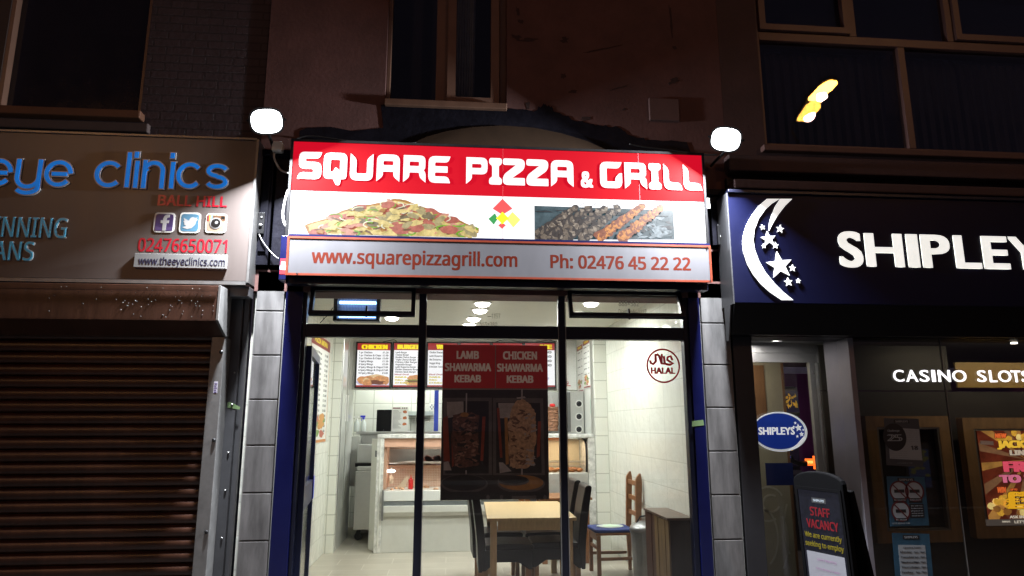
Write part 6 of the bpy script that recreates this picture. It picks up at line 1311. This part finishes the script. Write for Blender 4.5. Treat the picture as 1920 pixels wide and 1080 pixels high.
# box frames with posters inside the window
def boxframe(px, lab, fr, inner, Y):
    a, b, c, d = R4(*px, Y); t = thing('poster_case', lab, 'display frame', ((a+b)/2, Y+.05, c)); w_ = fr
    mb = MB(); shape(mb, frame_loops(a, b, c, d, w_), FP(Y), -.08, 0); mb.build('wood_frame', M('walnut_frame', (.26, .16, .08), .45, var=.25, vs=4, stretch=(5, 5, 1)), t, bevel=.004)
    mb = MB(); shape(mb, frame_loops(a+w_+.001, b-w_-.001, c+w_+.001, d-w_-.001, .018), FP(Y), -.05, -.004); mb.build('inner_trim', m_alu, t, bevel=.003)
    mb = MB(); mb.rect(a+w_, b-w_, c+w_, d-w_, FP(Y), -.075, -.06); mb.build('display_sheet', inner, t)
    return t, a+w_+.02, b-w_-.02, c+w_+.02, d-w_-.02
DF, a, b, c, d = boxframe((1634, 780, 1792, 1018), 'wooden display frame holding a dark slot machine picture behind the stickers', .1, m_black, .4)
pd = FP(.4+.06); mb = MB(); xl = a+.45*(b-a); xr = b-.06*(b-a)
mb.prism(rounded([(xl, c+.1, .02), (xr, c+.1, .02), (xr+.02, (c+d)/2, .05), (xr, d-.12, .08), (xl, d-.12, .08), (xl, (c+d)/2, .05)]), pd, .001, .004, 0)
mb.rect(xl+.03, xr-.04, d-.52, d-.18, pd, .0042, .005, 1); mb.rect(xl+.03, xr-.05, d-.75, d-.56, pd, .0042, .005, 2)
for k in range(18): mb.prism(blob(rn.uniform(xl+.05, xr-.06), rn.uniform(d-.48, d-.2), .03, .015, .3, 8, 0, rn), pd, .0055+.0002*k, .0056+.0002*k, 3)
mb.build('machine_picture', [M('print_machine', (.03, .03, .04), .4), M('print_screen', (.03, .04, .1), .4, emit=.12), M('print_panel', (.05, .05, .07), .4), M('print_olive', (.1, .1, .04), .4, emit=.1)], DF)
JF, a, b, c, d = boxframe((1818, 783, 2060, 1008), 'wooden frame around the glowing jackpot poster', .1, m_black, .4)
JP = thing('jackpot_poster', 'glowing gold and pink poster reading NEW JACKPOT LINK FREE TO PLAY', 'poster', ((a+b)/2, .45, c)); YJ = .42; PJ = FP(YJ)
a, b, c, d = R4(1843, 803, 2030, 984, YJ)
g = lambda n, col, e, var=0, vs=10: M('jackpot_'+n, col, .4, emit=e*1.25, var=var, vs=vs)
mb = MB(); mb.rect(a, b, c, d, PJ, -.006, 0); mb.build('poster_sheet', g('ground', (.12, .022, .01), .8, .6, 5), JP)
mb = MB(); cxj, czj = at(1925, 862, YJ).x, at(1925, 862, YJ).z; dd = .0004
for k in range(11):
    a0 = 95+k*22; P = [(cxj, czj), (cxj+1.1*math.cos(math.radians(a0)), czj+1.1*math.sin(math.radians(a0))), (cxj+1.1*math.cos(math.radians(a0+9)), czj+1.1*math.sin(math.radians(a0+9)))]
    out = []
    def clip(poly, f, ax, val, sgn):
        r = []
        for i in range(len(poly)):
            p, q = poly[i], poly[(i+1) % len(poly)]; ip, iq = sgn*(p[ax]-val) >= 0, sgn*(q[ax]-val) >= 0
            if ip: r.append(p)
            if ip != iq: t_ = (val-p[ax])/(q[ax]-p[ax]); r.append(tuple(p[j]+(q[j]-p[j])*t_ for j in (0, 1)))
        return r
    for ax, val, sg in ((0, a, 1), (0, b, -1), (1, c, 1), (1, d, -1)):
        if P: P = clip(P, None, ax, val, sg)
    if len(P) > 2: mb.prism(P, PJ, dd, dd+.0003, k % 2); dd += .0004
mb.build('ray_pattern', [g('ray_gold', (.4, .2, .05), .9, .4, 6), g('ray_amber', (.2, .1, .05), .9, .4, 6)], JP)
rj = random.Random(8); mb = MB(); dd = .005
for k in range(30):
    x, y = rj.uniform(1852, 1960), rj.uniform(925, 965)
    if y < 935 and x < 1870: continue
    q = uv(x, y, YJ); mb.prism(blob(max(q[0], a+.04), max(q[1], c+.11), .04, .03, .12, 14, 0, rj), PJ, dd, dd+.0003, rj.choice((0, 1, 2))); dd += .0003
for k in range(9):
    q = uv(1872+k*9, rj.uniform(812, 824), YJ); mb.prism(blob(q[0], q[1], .03, .03, .1, 12, 0, rj), PJ, dd, dd+.0003, rj.choice((0, 1))); dd += .0003
mb.build('coin_picture', [g('coin', (.75, .42, .05), .9, .3, 30), g('coin_light', (.9, .68, .25), .95, .2, 30), g('coin_dark', (.3, .13, .03), .9, .3, 30)], JP)
def jt(t, box, mt, md, bold=.07, shear=0):
    q = R4(*box, YJ); mb = MB()
    T(mb, t, PJ, *q, d0=.018, d1=.0185, bold=bold+.05, mi=1, shear=shear); T(mb, t, PJ, q[0]+.004, q[1]-.004, q[2]+.003, q[3]-.003, d0=.019, d1=.0195, bold=bold, mi=0, shear=shear); mb.build('lettering', [mt, md], JP)
gd = g('dark', (.06, .015, .01), .4)
jt('NEW', (1861, 812, 1884, 822), g('orange', (.85, .16, .04), 1), gd, .06, .15); jt('JACKPOT', (1865, 825, 1962, 840), g('yellow', (.95, .6, .06), 1), gd); jt('LINK', (1889, 843, 1932, 854), g('pale', (.7, .6, .5), .8), gd)
jt('FREE', (1877, 864, 1962, 885), g('pink', (.85, .1, .18), 1), gd, .08); jt('TO PLAY', (1870, 889, 1985, 905), g('rose', (.8, .2, .36), 1), gd, .08)
jt('WIN', (1865, 912, 1883, 924), g('orange', (.85, .16, .04), 1), gd, .06, .15); jt('UP TO', (1890, 915, 1905, 920), g('orange', (.85, .16, .04), 1), gd, .06, .15)
jt('£3', (1883, 921, 1935, 954), g('amber', (.95, .5, .02), 1.05), gd, .09)
mb = MB(); TP(mb, 'ASK IN STORE', 1890, 966, 1945, 971, YJ, d0=.018, d1=.0185, bold=.04); TP(mb, "LET'S KEEP IT FUN", 1899, 975, 1970, 980, YJ, d0=.0185, d1=.019, bold=.03); TP(mb, 'SHIPLEYS', 1876, 976, 1891, 979, YJ, d0=.0187, d1=.0192, bold=.03); mb.build('small_lettering', g('white', (.85, .8, .7), .8), JP)
q = R4(1843, 972, 2030, 984, YJ); mb = MB(); mb.rect(q[0], q[1], q[2], q[3], PJ, .017, .0175); mb.build('footer_band', g('grey', (.12, .1, .09), .6), JP)
x0, x1, z0, z1 = R4(1839, 826, 1863, 835, .025); mb = MB(); mb.prism([(x0, z0+.01), (x1, z0), (x1, z1-.006), (x0, z1)], FP(.028), .0005, .0015); tag(mb.build('paper_strip', m_white), 'white paper strip stuck across the left edge of the jackpot poster', 'paper strip')
# stickers on the glass
YP3 = YGL-.001; P5 = FP(YP3)
m_pw = M('dim_white_print', (.26, .3, .34), .5, var=.05); m_pk = M('dim_black_print', (.012, .012, .014), .5); m_pb = M('teal_blue_print', (.022, .07, .12), .45, var=.55, vs=3); m_prd = M('dim_red_print', (.08, .01, .012), .5); m_pg = M('grey_print', (.05, .055, .065), .5)
def sheet3(name, lab, quad, mt):
    P = [uv(*p, YP3) for p in quad]; cx = sum(p[0] for p in P)/4; cz = min(p[1] for p in P)
    t = thing(name, lab, 'poster', (cx, YP3, cz)); mb = MB(); mb.prism(P, P5, .0005, .002); mb.build('sheet', mt, t)
    def f(u, v):   # 0..1 across and down
        t_, b_ = [tuple(P[0][j]+(P[1][j]-P[0][j])*u for j in (0, 1)), tuple(P[3][j]+(P[2][j]-P[3][j])*u for j in (0, 1))]
        return tuple(t_[j]+(b_[j]-t_[j])*v for j in (0, 1))
    def lt(mb, s_, u0, u1, v0, v1, mi=0, bold=.03, dd=.004):
        A, Bq = f(u0, v1), f(u1, v0); T(mb, s_, P5, A[0], Bq[0], A[1], Bq[1], d0=dd, d1=dd+.0004, bold=bold, mi=mi, res=1)
    mb = MB(); s_ = [f(.28, .03), f(.72, .03), f(.72, .1), f(.28, .1)]; mb.prism(s_, P5, .0022, .003, 0); lt(mb, 'SHIPLEYS', .32, .68, .04, .09, 1); mb.build('maker_plate', [m_pk, m_pw], t)
    return t, f, lt
t, f, lt = sheet3('age_check_poster', 'dark poster with big 25 and small 18, topmost of three on the arcade glass', [(1657, 784), (1722, 785), (1731, 876), (1662, 872)], m_pg)
mb = MB(); mb.prism([f(.1, .2), f(.98, .22), f(.99, .86), f(.1, .86)], P5, .0022, .003, 0); mb.build('pale_panel', m_pw, t)
mb = MB(); c0 = f(.27, .4); mb.prism(arc(c0[0], c0[1], .105, .115, 0, 350, 35), P5, .0031, .0036, 0); lt(mb, '25', .06, .48, .33, .5, 1, .07); lt(mb, 'Challenge', .08, .42, .24, .29, 1, .03); lt(mb, '18', .7, .9, .56, .66, 0, .05)
for k in range(6): lt(mb, 'over eighteen only', .55, .92, .25+.045*k, .265+.045*k, 0, .01)
for k in range(4): lt(mb, 'please be ready to show', .13, .6, .7+.04*k, .715+.04*k, 0, .01)
lt(mb, "LET'S KEEP IT FUN", .3, .7, .92, .95, 1); mb.build('lettering', [m_pk, m_pw], t)
t, f, lt = sheet3('house_rules_poster', 'blue poster with three round no smoking and no camera symbols on the arcade glass', [(1662, 893), (1733, 894), (1742, 985), (1669, 987)], m_pb)
mb = MB()
for u, v in ((.3, .3), (.7, .3), (.3, .7)):
    c0 = f(u, v); mb.prism(arc(c0[0], c0[1], .075, .08, 0, 348, 29), P5, .0022, .0027, 1); shape(mb, ring(c0[0], c0[1], .085, .072, 28), P5, .003, .0036, 0); stroke(mb, [(c0[0]-.05, c0[1]+.05), (c0[0]+.05, c0[1]-.05)], .01, P5, .0042, .0046, 0)
    mb.prism([(c0[0]-.045, c0[1]-.012), (c0[0]+.045, c0[1]-.012), (c0[0]+.045, c0[1]+.014), (c0[0]-.045, c0[1]+.014)], P5, .003, .0036, 2)
mb.build('symbol', [m_prd, m_pw, m_pk], t)
mb = MB()
for u0, u1, v0, v1 in ((.12, .47, .44, .54), (.53, .88, .44, .54), (.53, .9, .56, .84), (.12, .47, .84, .9)): mb.prism([f(u0, v0), f(u1, v0), f(u1, v1), f(u0, v1)], P5, .0022, .0028, 0)
for k, s_ in enumerate(('We will not', 'tolerate', 'physical or', 'verbal abuse', 'towards our staff')): lt(mb, s_, .57, .87, .585+.05*k, .61+.05*k, 1, .02)
lt(mb, 'No smoking', .15, .44, .46, .49, 1, .02); lt(mb, 'Mobile phones', .56, .85, .46, .49, 1, .02); lt(mb, 'No alcohol', .16, .43, .86, .885, 1, .02); lt(mb, "LET'S KEEP IT FUN", .06, .5, .93, .96, 1, .03); mb.build('lettering', [m_pk, m_pw], t)
t, f, lt = sheet3('opening_times_poster', 'blue poster listing opening times on the arcade glass, lowest of three', [(1672, 999), (1742, 1001), (1752, 1110), (1681, 1112)], m_pb)
mb = MB(); mb.prism([f(.14, .2), f(.86, .2), f(.86, .95), f(.14, .95)], P5, .0022, .003, 0); mb.build('pale_panel', m_pw, t); mb = MB(); lt(mb, 'Opening Times', .27, .73, .225, .255, 0, .02)
for k, s_ in enumerate(('Monday', 'Tuesday', 'Wednesday', 'Thursday', 'Friday', 'Saturday', 'Sunday')): lt(mb, s_, .18, .18+.05*len(s_), .3+.085*k, .335+.085*k, 0, .02); lt(mb, '9am - 10pm', .55, .83, .3+.085*k, .335+.085*k, 0, .02)
mb.build('lettering', m_pk, t)
def clipf(x, y, lab): pass
# A-board on the pavement
AB = thing('pavement_sign', 'black curved top pavement sign board reading STAFF VACANCY', 'pavement sign', (0, 0, 0))
yA = -.75; L0, R0 = at(1494, 960, yA+.16), at(1588, 960, yA-.26)
u = Vector((R0.x-L0.x, R0.y-L0.y, 0)).normalized(); wA = math.hypot(R0.x-L0.x, R0.y-L0.y)
pass; AB.location = ((L0.x+R0.x)/2, (L0.y+R0.y)/2, 0)
zt0 = at(1500, 895, yA+.05).z; zt1 = at(1580, 912, yA-.14).z; zt = (zt0+zt1)/2
pA = PL((L0.x, L0.y-.06, 0), u, (-u.y*-.08, .08, 1)); pA = PL((L0.x, L0.y-.06, 0), u, (0, .07, 1))
top = [(wA*(.5+.5*math.cos(math.radians(180-k*18))), zt+.075*math.sin(math.radians(k*18))) for k in range(11)]
mb = MB(); mb.prism([(0, .03)]+top+[(wA, .03)], pA, -.045, 0); mb.build('board', M('matt_black_board', (.0025, .0025, .003), .7, spec=.03), AB, bevel=.012)
bk = Vector((-u.y, u.x, 0)); pB = PL(Vector((L0.x, L0.y, 0))+bk*.3, u, Vector((0, 0, 1))-bk*.2); mb = MB(); mb.prism([(0, .02), (wA, .02), (wA, zt*.98), (0, zt*.98)], pB, -.02, .02); mb.build('rear_board', MATS['matt_black_board'], AB, bevel=.008)
A0, A1, Z1 = wA*.09, wA*.91, zt-.06
mb = MB(); shape(mb, frame_loops(A0-.02, A1+.02, .2, Z1+.02, .02), pA, .001, .008); mb.build('poster_rim', MATS['matt_black_board'], AB, bevel=.002)
mb = MB(); mb.rect(A0, A1, .22, Z1, pA, .001, .003); mb.build('poster_sheet', M('staff_poster_ground', (.003, .003, .006), .7, var=.6, vs=30, spec=.08), AB)
mr, my = M('staff_red', (.09, .004, .007), .7, spec=.08), M('staff_yellow', (.09, .072, .006), .7, spec=.08)
wA_ = A1-A0
def at2(mb, s_, u0, u1, y0, y1, mi=0, bold=.05, sh=0): T(mb, s_, pA, A0+u0*wA_, A0+u1*wA_, Z1-y1, Z1-y0, d0=.0045, d1=.005, bold=bold, mi=mi, res=2)
H_ = Z1-.22
mb = MB(); mb.prism([(A0+.33*wA_, Z1-.085), (A0+.67*wA_, Z1-.085), (A0+.67*wA_, Z1-.05), (A0+.33*wA_, Z1-.05)], pA, .0032, .004, 0); at2(mb, 'SHIPLEYS', .37, .63, .06, .075, 1, .03); mb.build('maker_plate', [m_pk, m_pw], AB)
mb = MB(); at2(mb, 'STAFF', .26, .74, .115, .175, 0, .03); at2(mb, 'VACANCY', .14, .9, .2, .26, 0, .03); mb.build('heading', mr, AB)
mb = MB(); at2(mb, 'We are currently', .06, .94, .29, .325, 0, .03); at2(mb, 'seeking to employ', .05, .96, .35, .385, 0, .03); mb.build('lettering', my, AB)
mb = MB(); mb.rect(A0+.06*wA_, A0+.95*wA_, .24, Z1-.42, pA, .0032, .004, 0); at2(mb, 'STAFF WANTED', .3, .75, .46, .475, 1, .01); at2(mb, '16 to 20 Hour A week', .25, .8, .52, .535, 1, .01); at2(mb, 'Flexible hours', .3, .7, .57, .585, 1, .01); mb.build('white_notice', [M('notice_white', (.15, .15, .17), .7, spec=.1), M('notice_violet', (.2, .12, .2), .6)], AB)
